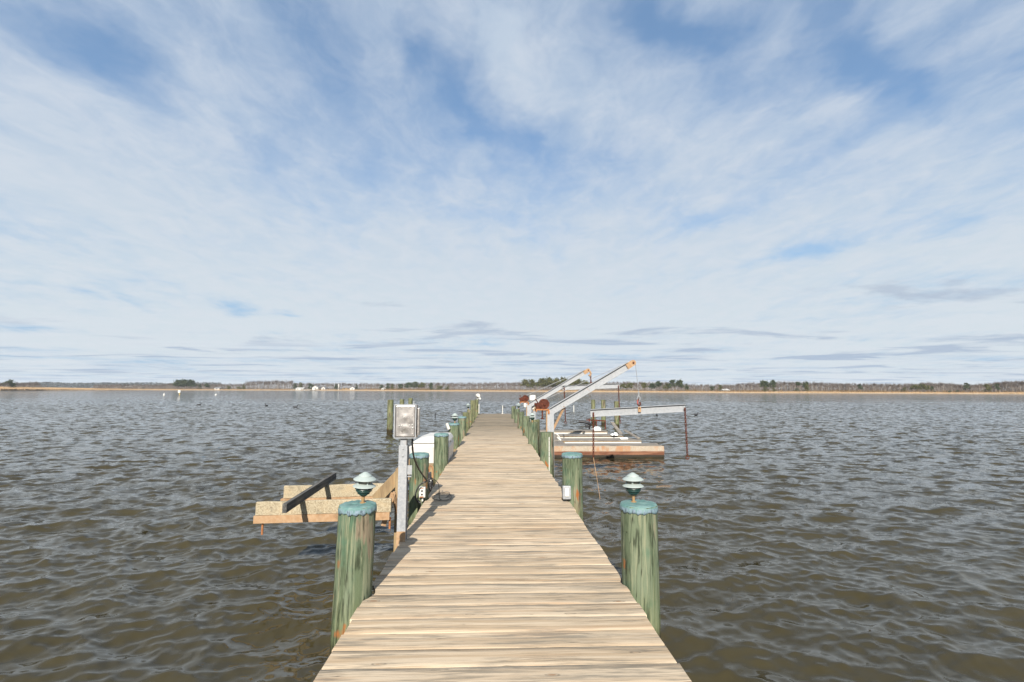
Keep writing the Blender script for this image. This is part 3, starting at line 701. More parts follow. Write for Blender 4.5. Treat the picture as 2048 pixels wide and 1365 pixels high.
b = MB(); b.box((-1.118, 5.68, 0.0), (-1.078, 5.80, 1.09)); b.build('upright', M['tan_wood'], o, (-1.1, 5.74, 0.5), bevel=0.004)
b = MB(); b.bar((-1.40, 5.98, 0.68), (-1.10, 5.98, 1.00), 0.05, 0.13, up=(-1, 0, 1)); b.build('brace', M['tan_wood'], o, (-1.25, 5.98, 0.85), bevel=0.004)
b = MB(); b.bar((-1.19, 5.45, 0.52), (-1.10, 5.50, 0.86), 0.03, 0.05); b.bar((-1.10, 5.50, 0.86), (-1.06, 5.6, 0.60), 0.03, 0.05); b.build('rusty_strut', M['rust_tan'], o, (-1.1, 5.5, 0.7), bevel=0.003)

# ------------------------------------------------------------------ white dock box on its side platform
o = thing('box_platform', (-1.35, 11.4, 0.45), 'tan timber platform carrying the white dock box beside the deck', 'platform')
b = MB()
for k in range(15): b.box((-1.86, 9.98 + k * 0.192, 0.415), (-0.94, 9.98 + k * 0.192 + 0.182, 0.452), 0.002)
b.build('boards', M['tan_wood'], o, (-1.4, 11.4, 0.43), bevel=0.003)
for xx in (-1.80, -1.40, -0.99):
    b = MB(); b.box((xx - 0.02, 9.97, 0.21), (xx + 0.02, 12.9, 0.4145)); b.build('joist', M['tan_wood'], o, (xx, 11.4, 0.3), bevel=0.003)
b = MB(); b.box((-1.88, 9.925, 0.19), (-0.935, 9.965, 0.451)); b.build('rim_joist', M['tan_wood'], o, (-1.4, 9.94, 0.3), bevel=0.003)
for xx, yy in ((-1.78, 10.05), (-1.78, 12.8)):
    b = MB(); b.box((xx - 0.05, yy - 0.05, -1.4), (xx + 0.05, yy + 0.05, 0.2095)); b.build('leg', M['tan_wood'], o, (xx, yy, 0))
o = thing('dock_box', (-1.35, 11.35, 0.454), 'large white plastic dock storage box with a sloped lid', 'storage box')
def loft(b, secs):
    rows = []
    for z, x0, x1, y0, y1 in secs: rows.append([b.bm.verts.new(p) for p in ((x0, y0, z), (x1, y0, z), (x1, y1, z), (x0, y1, z))])
    for A, B in zip(rows, rows[1:]):
        for k in range(4): b.face([A[k], A[(k + 1) % 4], B[(k + 1) % 4], B[k]])
    b.face(rows[0][::-1]); b.face(rows[-1])
b = MB(); loft(b, [(0.454, -1.73, -0.935, 10.31, 11.44), (0.79, -1.755, -0.925, 10.28, 11.47), (0.80, -1.745, -0.93, 10.285, 11.465), (0.860, -1.655, -0.955, 10.33, 11.42)]); b.build('body', M['white'], o, (-1.35, 11.4, 0.454), bevel=0.005)
b = MB(); loft(b, [(0.870, -1.675, -0.935, 10.295, 11.455), (0.903, -1.672, -0.938, 10.298, 11.452), (0.982, -1.46, -0.985, 10.48, 11.39), (0.992, -1.42, -1.01, 10.54, 11.35)]); b.build('lid', M['white'], o, (-1.35, 11.4, 0.9), bevel=0.005)
b = MB(); b.box((-0.9405, 10.8, 0.84), (-0.925, 10.92, 0.90)); b.build('latch', M['galv'], o, (-0.93, 10.86, 0.87), bevel=0.003)

# ------------------------------------------------------------------ boat cranes on the right
def I3(p, y): return (p[0], y, p[1])
def crane(y, cx, top, tip, label, base_z, wz, far):
    o = thing('boat_crane', (cx, y, 0.3), label, 'crane', 'boat lift cranes on the right of the dock')
    b = MB(); w = 0.155
    b.ibeam((cx, y, -1.5), (cx, y, top), w, 0.15, 0.010, 0.009, up=(0, 1, 0)); b.box((cx - w / 2 + 0.0115, y - 0.074, -1.5), (cx + w / 2, y - 0.060, top - 0.004)); b.build('column', M['galv'], o, (cx, y, 0.3), bevel=0.002)
    b = MB(); b.box((cx - w / 2 - 0.012, y - 0.079, 0.2), (cx - w / 2 + 0.010, y + 0.02, top - 0.03)); b.build('rusty_edge', M['rust_tan'], o, (cx - w / 2, y, 1.0))
    a = Vector((cx + 0.01, y, top - 0.045)); e = Vector((tip[0], y, tip[1])); d = (e - a).normalized()
    b = MB(); b.ibeam(a - d * 0.08, e - d * 0.05, 0.10, 0.155, 0.012, 0.008); boom = b.build('boom', M['galv'], o, a, bevel=0.0015)
    # head: two rusty cheek plates with the sheave between them
    up = Vector((-d.z, 0, d.x))
    for sd in (-0.03, 0.022):
        b = MB(); q0 = e - d * 0.12; pts = []
        prof = [q0 - up * 0.07, q0 + up * 0.06] + [e + d * 0.05 + (d * math.cos(t) + up * math.sin(t)) * 0.062 for t in [math.pi / 2 - math.pi * k / 8 for k in range(9)]]
        A = [b.bm.verts.new((p.x, y + sd, p.z)) for p in prof]; B = [b.bm.verts.new((p.x, y + sd + 0.010, p.z)) for p in prof]
        b.face(A); b.face(B[::-1])
        for k in range(len(A)): b.face([A[k], A[(k + 1) % len(A)], B[(k + 1) % len(A)], B[k]])
        b.build('cheek_plate', M['rust_tan'], boom, e)
    hub = e + d * 0.05
    b = MB(); b.lathe([(0.02, -0.05), (0.02, -0.016), (0.055, -0.014), (0.045, 0.0), (0.055, 0.014), (0.02, 0.016), (0.02, 0.05)], (hub.x, y, hub.z), 20, axis=(0, 1, 0)); b.build('sheave', M['rust'], boom, hub, smooth=True)
    # diagonal strut
    b = MB(); s0 = a + d * (0.36 if not far else 0.34) - Vector((0, 0, 0.07)); b.bar((s0.x, y + 0.02, s0.z), (cx + 0.07, y + 0.02, top - 0.43), 0.05, 0.05); b.build('strut', M['rust_tan'], o, s0, bevel=0.004)
    return o, a, e, d, hub
def spreader(p, q, y, h, label, chains, hang, rope=None):
    mid = (Vector(I3(p, y)) + Vector(I3(q, y))) / 2
    o = thing('spreader_beam', mid, label, 'spreader beam', 'spreader beams hanging from the cranes')
    b = MB(); b.ibeam(I3(p, y), I3(q, y), 0.09, h, 0.009, 0.008); b.build('beam', M['galv'], o, mid, bevel=0.0015)
    for (x0, z0, x1, z1, hook) in chains:
        b = MB(); b.chain((x0, y - 0.055, z0), (x1, y - 0.055, z1), 0.06, 0.0085); c = b.build('chain', M['rust'], o, (x0, y, z0), smooth=True)
        b = MB(); b.box((x0 - 0.018, y - 0.062, z0 - 0.02), (x0 + 0.018, y - 0.0475, z0 + 0.055)); b.build('shackle', M['rust'], c, (x0, y, z0), bevel=0.004)
        if hook: b = MB(); b.tube([(x1 + 0.035 * math.sin(t), y - 0.055, z1 - 0.03 - 0.035 * math.cos(t)) for t in [k * 2 * math.pi / 12 for k in range(13)]], 0.010, 6, caps=False); b.build('ring', M['rust'], c, (x1, y, z1), smooth=True)
    return o
Y1 = 10.60
c1, a1, e1, d1, hub1 = crane(Y1, 1.222, 1.555, (3.03, 2.555), 'nearer galvanised boat crane with long boom, round rusty winch at its elbow', 0.5, 1.6, False)
Y2 = 16.2
c2, a2, e2, d2, hub2 = crane(Y2, 1.165, 1.50, (3.12, 2.60), 'farther boat crane behind the first, white box by its winch', 0.5, 1.6, True)
# winches (each turns on its own crane: a part of it)
def winch(root, cx, y, z, full):
    b = MB(); b.box((cx - 0.26, y - 0.10, z - 0.128), (cx + 0.03, y + 0.10, z - 0.095)); b.box((cx - 0.26, y - 0.103, z - 0.16), (cx - 0.235, y + 0.103, z - 0.095)); b.box((cx + 0.0, y - 0.10, z - 0.20), (cx + 0.04, y - 0.06, z - 0.1285)); b.build('winch_plate', M['rust_orange'], root, (cx, y, z), bevel=0.003)
    r = 0.108
    b = MB(); b.lathe([(0.0, -0.13), (0.03, -0.13), (0.035, -0.105), (r * 0.78, -0.10), (r * 0.8, -0.112), (r, -0.112), (r, -0.085), (0.055, -0.08), (0.055, 0.06), (r, 0.065), (r, 0.08), (0, 0.085)], (cx - 0.075, y, z + 0.01), 28, axis=(0, 1, 0)); dr = b.build('winch_drum', M['rust'], root, (cx - 0.075, y, z), smooth=True)
    b = MB(); b.lathe([(0.0, -0.06), (0.05, -0.055), (0.062, -0.03), (0.062, 0.10), (0.055, 0.12), (0, 0.122)], (cx - 0.20, y - 0.03, z - 0.035), 20, axis=(0, 1, 0.1)); b.box((cx - 0.25, y - 0.07, z - 0.095), (cx - 0.13, y + 0.05, z - 0.02)); b.lathe([(0.028, 0), (0.028, 0.05), (0.018, 0.06), (0.0, 0.06)], (cx - 0.245, y - 0.05, z - 0.02), 12, axis=(-0.5, -0.4, 0.6)); b.build('winch_gearbox', M['rust'], root, (cx - 0.2, y, z), bevel=0.006, smooth=True)
    b = MB(); b.tube([(cx - 0.20, y - 0.05, z + 0.02), (cx - 0.265, y - 0.06, z + 0.115)], 0.012, 8); b.build('winch_handle', M['rust'], root, (cx - 0.2, y, z), smooth=True)
    if full:
        b = MB(); b.tube([(cx - 0.115, y - 0.05, z - 0.30), (cx - 0.115, y - 0.05, z - 0.128)], 0.016, 8); b.lathe([(0.03, -0.32), (0.03, -0.29)], (cx - 0.115, y - 0.05, z), 10); b.build('winch_stay', M['rust'], root, (cx - 0.1, y, z - 0.2), smooth=True)
winch(c1, 1.165, Y1, 1.665, True)
winch(c2, 1.12, Y2, 1.675, False)
for (x0, x1, z0, z1, dy, nm) in ((1.19, 1.40, 1.60, 1.80, 0.13, 'motor_cover'), (0.985, 1.075, 1.38, 1.52, -0.10, 'switch_cover'), (1.265, 1.38, 1.30, 1.53, 0.10, 'winch_guard')):
    b = MB(); b.box((x0, Y2 + dy - 0.05, z0), (x1, Y2 + dy + 0.05, z1), 0.008); b.build(nm, M['white'], c2, ((x0 + x1) / 2, Y2 + dy, z0), bevel=0.03, seg=4)
b = MB(); b.lathe([(0.012, 0), (0.012, 0.05)], (0.0, 0, 0), 8); b.bm.free()
# hoist wires
def wire(pts, r, name, label, cat, mat):
    b = MB(); b.tube(pts, r, 6); tag(b.build(name, M[mat], None, pts[0], smooth=True), label, cat)
b = MB(); b.tube([(1.10, Y1 - 0.01, 1.765), (hub1.x - 0.01, Y1, hub1.z + 0.05)], 0.006, 6); b.build('hoist_wire', M['galv_rusty'], c1, hub1, smooth=True)
b = MB(); b.tube([(1.05, Y2 - 0.01, 1.775), (hub2.x - 0.01, Y2, hub2.z + 0.05)], 0.008, 6); b.build('hoist_wire', M['galv_rusty'], c2, hub2, smooth=True)
zc = 1.53
b = MB(); b.tube([(hub1.x + 0.052, Y1, hub1.z), (3.185, Y1, 1.92)], 0.006, 6); b.build('fall_wire', M['galv_rusty'], c1, hub1, smooth=True)
b = MB(); b.lathe([(0.0, 1.945), (0.014, 1.94), (0.018, 1.90), (0.012, 1.86), (0.02, 1.84), (0.0, 1.83)], (3.185, Y1, 0), 12); b.tube([(3.185 + 0.03 * math.sin(t), Y1, 1.80 - 0.04 * math.cos(t)) for t in [k * 2 * math.pi / 12 for k in range(13)]], 0.011, 6); b.build('swivel', M['galv_rusty'], c1, (3.185, Y1, 1.85), smooth=True)
b = MB(); b.tube(spline([(3.185, Y1, 1.79), (3.16, Y1, 1.73), (3.165, Y1, 1.66), (3.19, Y1, 1.635), (3.215, Y1, 1.67), (3.205, Y1, 1.72)], 6), 0.016, 8); b.build('hook', M['rust'], c1, (3.185, Y1, 1.7), smooth=True)
b = MB(); b.tube([(3.15, Y1 - 0.01, 1.76), (3.155, Y1 - 0.015, 1.68)], 0.012, 6); b.build('latch', M['red'], c1, (3.15, Y1, 1.72), smooth=True)
s1 = spreader((2.107, 1.475), (4.212, 1.590), Y1, 0.165, 'nearer galvanised spreader beam with a rusty chain at each end', [(2.162, 1.44, 2.15, 0.52, False), (4.185, 1.545, 4.205, 0.55, True)], None)
b = MB(); b.box((3.15, Y1 - 0.052, 1.50), (3.215, Y1 - 0.0455, 1.615)); b.build('lifting_plate', M['rust_tan'], s1, (3.18, Y1, 1.55), bevel=0.006)
b = MB(); b.tube([(3.18, Y1 - 0.06, 1.585), (3.18, Y1 + 0.06, 1.585)], 0.016, 8); b.build('lifting_pin', M['rust'], s1, (3.18, Y1, 1.58), smooth=True)
b = MB(); b.tube(spline([(2.15, Y1 - 0.055, 0.53), (2.155, Y1 - 0.2, 0.33), (2.10, 9.9, 0.10), (2.0, 9.25, -0.05), (1.97, 9.0, -0.12)], 8), 0.006, 6); b.build('trailing_rope', M['rust_tan'], s1, (2.15, Y1, 0.5), smooth=True)
# farther crane: tackle and spreader
b = MB(); b.tube(spline([(hub2.x + 0.05, Y2, hub2.z - 0.02), (hub2.x + 0.09, Y2, hub2.z - 0.10), (hub2.x + 0.06, Y2, hub2.z - 0.18), (hub2.x + 0.02, Y2, hub2.z - 0.15)], 6), 0.03, 8); b.build('hook', M['rust_tan'], c2, hub2, smooth=True)
b = MB(); b.chain((3.245, Y2, 2.44), (3.255, Y2, 2.20), 0.075, 0.012); b.build('fall_chain', M['rust'], c2, (3.25, Y2, 2.3), smooth=True)
s2 = spreader((2.292, 2.037), (4.222, 2.112), Y2, 0.155, 'farther spreader beam seen behind the near boom, long rusty rods below', [(2.343, 1.99, 2.376, 0.92, True), (4.170, 2.07, 4.20, 0.93, True)], None)
b = MB(); b.box((3.22, Y2 - 0.02, 2.14), (3.28, Y2 + 0.02, 2.22)); b.build('lifting_plate', M['rust'], s2, (3.25, Y2, 2.2), bevel=0.005)
# grey pipe on the short pale piling behind the lamp piling
b = MB(); b.lathe([(0.08, 1.112), (0.08, 1.125), (0.058, 1.13), (0.058, 1.34), (0.066, 1.342), (0.066, 1.352), (0.0, 1.352)], (1.185, 14.22, 0), 20)
tag(b.build('pipe_stub', M['galv'], None, (1.185, 14.22, 1.11), smooth=True), 'short grey pipe stub on the pale piling below the near winch', 'pipe')

# ------------------------------------------------------------------ floating lift platform on the right
o = thing('float_platform', (3.1, 16.5, 0), 'low stained float platform of four beams beside the dock', 'float')
b = MB(); n = 20; rows = []
for i in range(n + 1):
    xx = 1.24 + (5.09 - 1.24) * i / n; j = lambda: rnd.uniform(-0.006, 0.006)
    rows.append([b.bm.verts.new(p) for p in ((xx, 14.52 + j(), -0.25), (xx, 14.50 + j(), 0.16), (xx, 14.515 + j(), 0.29), (xx, 14.53, 0.305 + j() * .5), (xx, 15.12, 0.30 + j() * .5), (xx, 15.14, -0.25))])
for A, B in zip(rows, rows[1:]):
    for k in range(6): b.face([A[k], A[(k + 1) % 6], B[(k + 1) % 6], B[k]])
b.face(rows[0]); b.face(rows[-1][::-1]); b.build('front_beam', M['float'], o, (3.1, 14.8, 0), bevel=0.006)
for k in range(4):
    b = MB(); b.box((1.25 + rnd.uniform(0, .05), 14.53 + 0.15 * k, 0.308), (5.07 - rnd.uniform(0, .08), 14.53 + 0.15 * k + 0.142, 0.328), 0.003); b.build('top_board', M['grey_plank'], o, (3.1, 14.6 + 0.15 * k, 0.31), bevel=0.003)
for (yy, x1, x0) in ((16.15, 4.91, 1.24), (17.72, 4.72, 1.24), (19.6, 4.58, 1.24)):
    b = MB(); b.box((x0, yy, -0.1), (x1, yy + 0.045, 0.285), 0.004); b.box((x0, yy + 0.6, -0.1), (x1, yy + 0.645, 0.285), 0.004); b.build('beam', M['rust_tan'] if False else M['tan_wood'], o, (3.1, yy, 0.1), bevel=0.004)
    b = MB(); b.box((x0 + 1.1, yy - 0.032, 0.10), (x1 - 0.02, yy - 0.0235, 0.258), 0.002); b.build('white_rail', M['white_dull'], o, (3.1, yy, 0.15), bevel=0.003)
    for k in range(4):
        b = MB(); b.box((x0 + rnd.uniform(0, .05), yy - 0.02 + 0.165 * k, 0.288), (x1 - rnd.uniform(0, .1), yy - 0.02 + 0.165 * k + 0.158, 0.315), 0.003); b.build('top_board', M['grey_plank'], o, (3.1, yy + 0.165 * k, 0.3), bevel=0.003)
for k in range(5):
    b = MB(); x0 = 1.24 + k * 0.205; b.box((x0, 15.16, 0.262), (x0 + 0.197, 16.11, 0.287), 0.003); b.build('walk_board', M['grey_plank'], o, (x0 + 0.1, 15.6, 0.27), bevel=0.003)
    b = MB(); b.box((x0, 16.83, 0.262), (x0 + 0.197, 17.68, 0.287), 0.003); b.build('walk_board', M['grey_plank'], o, (x0 + 0.1, 17.2, 0.27), bevel=0.003)
    b = MB(); b.box((x0, 18.40, 0.262), (x0 + 0.197, 19.56, 0.287), 0.003); b.build('walk_board', M['grey_plank'], o, (x0 + 0.1, 19, 0.27), bevel=0.003)
b = MB(); b.bar((4.55, 16.9, 0.58), (4.90, 16.35, 0.34), 0.13, 0.03)
tag(b.build('loose_plank', M['grey_plank'], None, (4.7, 16.6, 0.45), bevel=0.003), 'grey plank propped on the right end of the second float beam', 'plank')
b = MB(); b.bar((4.60, 18.9, 0.72), (4.74, 18.1, 0.33), 0.14, 0.03)
tag(b.build('loose_plank', M['grey_plank'], None, (4.7, 18.5, 0.5), bevel=0.003), 'grey plank leaning up at the right end of the third float beam', 'plank')
for (x0, x1, y0, y1, z1, l) in ((4.25, 4.52, 17.60, 17.85, 0.425, 'white foam block at the right end of the third float beam'), (4.02, 4.36, 19.7, 20.1, 0.46, 'white foam block on the rearmost float beam below the rusty bracket')):
    b = MB(); loft(b, [(0.318, x0, x1, y0, y1), (z1 - 0.07, x0 + 0.02, x1 - 0.01, y0 + .02, y1), (z1, x0 + 0.16, x1 - 0.05, y0 + 0.06, y1 - 0.05)])
    tag(b.build('foam_block', M['foam'], None, ((x0 + x1) / 2, y0, 0.32), bevel=0.03, seg=3), l, 'foam block')
b = MB(); b.box((4.25, 16.28, 0.318), (4.50, 16.42, 0.375), 0.006)
tag(b.build('foam_scrap', M['foam'], None, (4.4, 16.3, 0.32), bevel=0.015), 'small white foam scrap under the propped plank', 'foam block')
o = thing('rusty_bracket', (4.45, 20.4, 0.32), 'rusty steel bracket standing at the back of the float', 'bracket')
b = MB(); b.bar((3.9, 20.5, 0.70), (4.72, 20.5, 0.66), 0.05, 0.05); b.build('top_bar', M['rust'], o, (4.3, 20.5, 0.7)); 
for xx, zz in ((4.02, 0.76), (4.70, 0.66), (4.32, 0.72)):
    b = MB(); b.bar((xx, 20.49, 0.316), (xx, 20.49, zz), 0.045, 0.045, up=(0, 1, 0)); b.build('leg', M['rust'], o, (xx, 20.5, 0.32))
b = MB(); b.tube(spline([(3.52, 20.2, 0.66), (3.75, 20.15, 0.63), (3.95, 20.15, 0.58), (3.98, 20.2, 0.48), (3.8, 20.2, 0.46)], 6), 0.055, 10)
tag(b.build('bent_pipe', M['black'], None, (3.7, 20.2, 0.5), smooth=True), 'short black bent pipe on the back of the float', 'pipe')
b = MB(); b.tube(spline([(1.30, 10.55, 1.06), (1.37, 10.5, 1.02), (1.42, 10.5, 0.95), (1.40, 10.5, 0.90)], 6), 0.012, 6); b.tube([(1.36, 10.5, 0.97), (1.44, 10.5, 0.90)], 0.02, 8)
tag(b.build('dangling_cord', M['white_dull'], None, (1.3, 10.5, 1.0), smooth=True), 'short pale cord end dangling beside the uncapped right piling', 'cord')

# ------------------------------------------------------------------ far shore
SH_PX = [-900, -300, 0, 150, 300, 600, 850, 1050, 1200, 1500, 1780, 2047, 2400, 3000]
SH_Y = [215, 262, 307, 364, 450, 458, 386, 355, 314, 264, 246, 224, 196, 160]
def shore(px, back=0.0, top=None):
    """ground point on the far bank in the direction of column px, `back` metres behind the waterline"""
    y = float(np.interp(px, SH_PX, SH_Y)); b = bearing(px); L = math.hypot(b * y, y); k = (L + back) / L
    return Vector((b * y * k, y * k, ground_z(px, back)))
def ground_z(px, back):
    z = 0.02 + 0.40 * min(1, back / 5.0) + 0.25 * min(1, back / 60.0)
    if px < 330: z += 0.75 * min(1, max(0, back - 6) / 40.0) * min(1, (330 - px) / 330)
    return z
def height_at(px, ytop, p):
    v = ray(px, ytop); return EYE + v[2] / v[1] * p.y - p.z
pxs = list(range(-900, 3001, 25)); backs = [-6, 0, 2, 4, 10, 30, 60, 150, 500, 3000]; vs = []; fs = []
for px in pxs:
    w = 0.8 * math.sin(px * 0.031) + 0.6 * math.sin(px * 0.083 + 1)
    for bk in backs:
        p = shore(px, bk + (w if bk < 6 else 0)) if bk > 0 else shore(px, w)
        if bk == -6: p = shore(px, w - 6); p.z = -0.8
        if bk == 0: p.z = 0.0
        vs.append(p)
nb = len(backs)
for i in range(len(pxs) - 1):
    for j in range(nb - 1): a = i * nb + j; fs.append((a, a + nb, a + nb + 1, a + 1))
tag(raw_mesh('shore', vs, fs, M['sand'], True), kind='structure')

# reeds and marsh grass: nobody could count them
vs, fs = [], []
def blade(p, h, w):
    a = rnd.uniform(-0.7, 0.7); dx, dy = math.cos(a) * w / 2, math.sin(a) * w / 2; lx = rnd.gauss(0.12, 0.12) * h; i = len(vs)
    vs.extend([(p.x - dx, p.y - dy, p.z - 0.05), (p.x + dx, p.y + dy, p.z - 0.05), (p.x + lx + dx * 0.5, p.y + dy * 0.5, p.z + h), (p.x + lx - dx * 0.5, p.y - dy * 0.5, p.z + h)]); fs.append((i, i + 1, i + 2, i + 3))
for _ in range(26000):
    px = rnd.uniform(-250, 2300)
    if 590 < px < 640 and rnd.random() < 0.8: continue
    thin = 0.5 + 0.5 * math.sin(px * 0.021 + 2) * math.sin(px * 0.007)
    bk = abs(rnd.gauss(0, 5)) + 1.2
    p = shore(px, bk); blade(p, rnd.uniform(0.2, 0.55) * (0.55 + 0.6 * thin), rnd.uniform(0.15, 0.4))
for _ in range(24000):
    px = rnd.uniform(-300, 345); bk = 1.5 + 70 * rnd.random() ** 1.6
    p = shore(px, bk); k = min(1, max(0.12, (300 - px) / 300)); blade(p, rnd.uniform(0.8, 1.3) * k + 0.25, rnd.uniform(0.2, 0.5))
tag(raw_mesh('reeds', vs, fs, M['reed']), 'golden reeds and marsh grass along the whole far shore', 'reeds', kind='stuff')

# ---- trees
class TreeMesh:
    def __init__(s): s.v = []; s.f = []; s.m = []
    def sliver(s, p, q, w, m):
        d = (q - p); sd = d.cross(Vector((rnd.uniform(-1, 1), rnd.uniform(-1, 1), rnd.uniform(-.3, .3))))
        if sd.length < 1e-5: return
        sd = sd.normalized() * w / 2; i = len(s.v); s.v.extend([p - sd, p + sd, q + sd * 0.5, q - sd * 0.5]); s.f.append((i, i + 1, i + 2, i + 3)); s.m.append(m)
    def limb(s, p, q, r0, r1, m, seg=5):
        d = (q - p).normalized(); o = d.orthogonal().normalized(); b = d.cross(o); i = len(s.v)
        for c, r in ((p, r0), (q, r1)):
            for k in range(seg): a = 2 * math.pi * k / seg; s.v.append(c + (o * math.cos(a) + b * math.sin(a)) * r)
        for k in range(seg): s.f.append((i + k, i + (k + 1) % seg, i + seg + (k + 1) % seg, i + seg + k)); s.m.append(m)
    def leaf(s, p, sz, m):
        n = Vector((rnd.gauss(0, 1), rnd.gauss(0, 1), rnd.gauss(0, 1) + 0.5)).normalized(); o = n.orthogonal().normalized(); b = n.cross(o); a = rnd.uniform(0, 6.28)
        u = (o * math.cos(a) + b * math.sin(a)) * sz; w = (b * math.cos(a) - o * math.sin(a)) * sz * rnd.uniform(0.45, 0.9); i = len(s.v)
        s.v.extend([p - u - w, p + u * 0.8 - w, p + u + w, p - u * 0.6 + w * 0.8]); s.f.append((i, i + 1, i + 2, i + 3)); s.m.append(m)
    def mesh(s, name, mats):
        me = bpy.data.meshes.new(name); me.from_pydata([tuple(v) for v in s.v], [], s.f); me.update()
        for m in mats: me.materials.append(m)
        me.polygons.foreach_set('material_index', s.m); return me
def grow_bare(tm, base, h, twigs, bush=False):
    """bare winter tree: leaning trunk, forking limbs, fans of twigs"""
    lean = Vector((rnd.uniform(-.06, .06), rnd.uniform(-.06, .06), 1)); fork = h * (rnd.uniform(0.28, 0.45) if not bush else 0.08)
    top = base + lean * h * 0.9; r = h * 0.017
    mid = base + lean * fork; tm.limb(base - Vector((0, 0, .2)), mid, r, r * 0.75, 0); tm.limb(mid, top, r * 0.75, r * 0.2, 0)
    ends = []
    for k in range(7 if not bush else 9):
        z = rnd.uniform(fork, h * 0.72); p = base + lean * z; a = rnd.uniform(0, 6.28); L = h * rnd.uniform(0.22, 0.42) * (1.15 - z / h * 0.6)
        q = p + Vector((math.cos(a) * L * 0.62, math.sin(a) * L * 0.62, L * rnd.uniform(0.65, 1.05))); tm.limb(p, q, r * 0.38, r * 0.12, 0, 4); ends += [(p, q)]
    ends.append((mid, top))
    for _ in range(twigs):
        p, q = rnd.choice(ends); c = p.lerp(q, rnd.uniform(0.35, 1.0)); L = h * rnd.uniform(0.08, 0.2)
        d = ((q - p).normalized() + Vector((rnd.gauss(0, .65), rnd.gauss(0, .65), rnd.gauss(0.15, .4)))).normalized(); e = c + d * L
        tm.sliver(c, e, h * 0.010, 1)
        for _k in range(2):
            d2 = (d + Vector((rnd.gauss(0, .6), rnd.gauss(0, .6), rnd.gauss(0.1, .4)))).normalized(); tm.sliver(c.lerp(e, rnd.uniform(.3, .9)), e + d2 * L * 0.5, h * 0.007, 1)
protos = []
for k in range(7):
    tm = TreeMesh(); grow_bare(tm, Vector((0, 0, 0)), 8.0, 120); protos.append(tm.mesh('bare_tree', [M['pale_bark' if k % 3 == 0 else 'bark'], M['twig']]))
BARE_TOP = [(-300, 764), (0, 764), (28, 765), (74, 763.5), (80, 769), (300, 768), (340, 766.5), (390, 767), (485, 767), (496, 762), (580, 761), (590, 766), (850, 766), (870, 765.5), (1045, 764), (1240, 763.5), (1350, 764.5), (1376, 768), (1470, 768.5), (1500, 765),
            (1535, 766), (1560, 763.5), (1620, 764), (1680, 766.5), (1780, 767.5), (1830, 767), (1850, 765), (1900, 766), (1925, 769.5), (1960, 767.5), (2000, 764.5), (2020, 761.5), (2048, 762.5), (2300, 764)]
bx, by = zip(*BARE_TOP)
GB = 'bare winter trees along the far shore'; n_b = 0
px = -60.0
while px < 2110:
    px += rnd.uniform(6.0, 10.5)
    if 78 < px < 205: continue
    p = shore(px, rnd.uniform(24, 36)); h = height_at(px, np.interp(px, bx, by) + abs(rnd.gauss(0, 1.5)) + 0.3, p)
    o = bpy.data.objects.new('bare_tree', rnd.choice(protos)); COL.objects.link(o); o.location = p; s = h / 8.0; o.scale = (s * rnd.uniform(0.9, 1.35), s * rnd.uniform(0.9, 1.35), s); o.rotation_euler = (0, 0, rnd.uniform(0, 6.28))
    tag(o, 'bare grey brown winter tree in the wood along the far shore', 'tree', GB); n_b += 1
# the wood behind them reads as one mass
tm = TreeMesh(); px = -250.0
while px < 2300:
    px += rnd.uniform(1.7, 3.4)
    if 78 < px < 190: continue
    p = shore(px, rnd.uniform(38, 90)); h = height_at(px, np.interp(px, bx, by) + abs(rnd.gauss(0, 1.2)), p)
    grow_bare(tm, p, h, 60)
    for _k in range(14):
        q = p + Vector((rnd.gauss(0, 1.6), rnd.gauss(0, 3), 0)); hh = h * rnd.uniform(0.35, 0.95)
        tm.sliver(q, q + Vector((rnd.gauss(0, .25), rnd.gauss(0, .25), hh)), rnd.uniform(0.10, 0.24), rnd.choice((0, 0, 1)))
    for _k in range(34):
        q = p + Vector((rnd.gauss(0, 1.3), rnd.gauss(0, 3), rnd.uniform(0, h * 0.6))); tm.sliver(q, q + Vector((rnd.gauss(0, .7), rnd.gauss(0, .5), rnd.uniform(.4, 1.5))), 0.17, 1)
me = tm.mesh('winter_wood', [M['bark'], M['twig']]); o = bpy.data.objects.new('winter_wood', me); COL.objects.link(o); tag(o, 'bare grey winter wood massed behind the shore trees', 'wood', kind='stuff')
# russet scrub at the foot of the trees
tm = TreeMesh(); 
for _ in range(5200):
    px = rnd.uniform(-200, 2250)
    if px < 185 and px > 70: continue
    dens = 0.35 + 0.65 * max(0, math.sin(px * 0.017 + 1) * math.sin(px * 0.0061))
    if 730 < px < 860 or 540 < px < 600: dens = 1
    if rnd.random() > dens: continue
    p = shore(px, rnd.uniform(7, 22)); hh = rnd.uniform(0.5, 1.7) * (1.5 if 730 < px < 860 else 1)
    for _k in range(5): tm.sliver(p + Vector((rnd.gauss(0, .4), rnd.gauss(0, .4), 0)), p + Vector((rnd.gauss(0, .7), rnd.gauss(0, .5), hh * rnd.uniform(.6, 1))), 0.16, 0)
me = tm.mesh('shore_scrub', [M['scrub']]); o = bpy.data.objects.new('shore_scrub', me); COL.objects.link(o); tag(o, 'russet brushwood at the foot of the far trees', 'brush', kind='stuff')
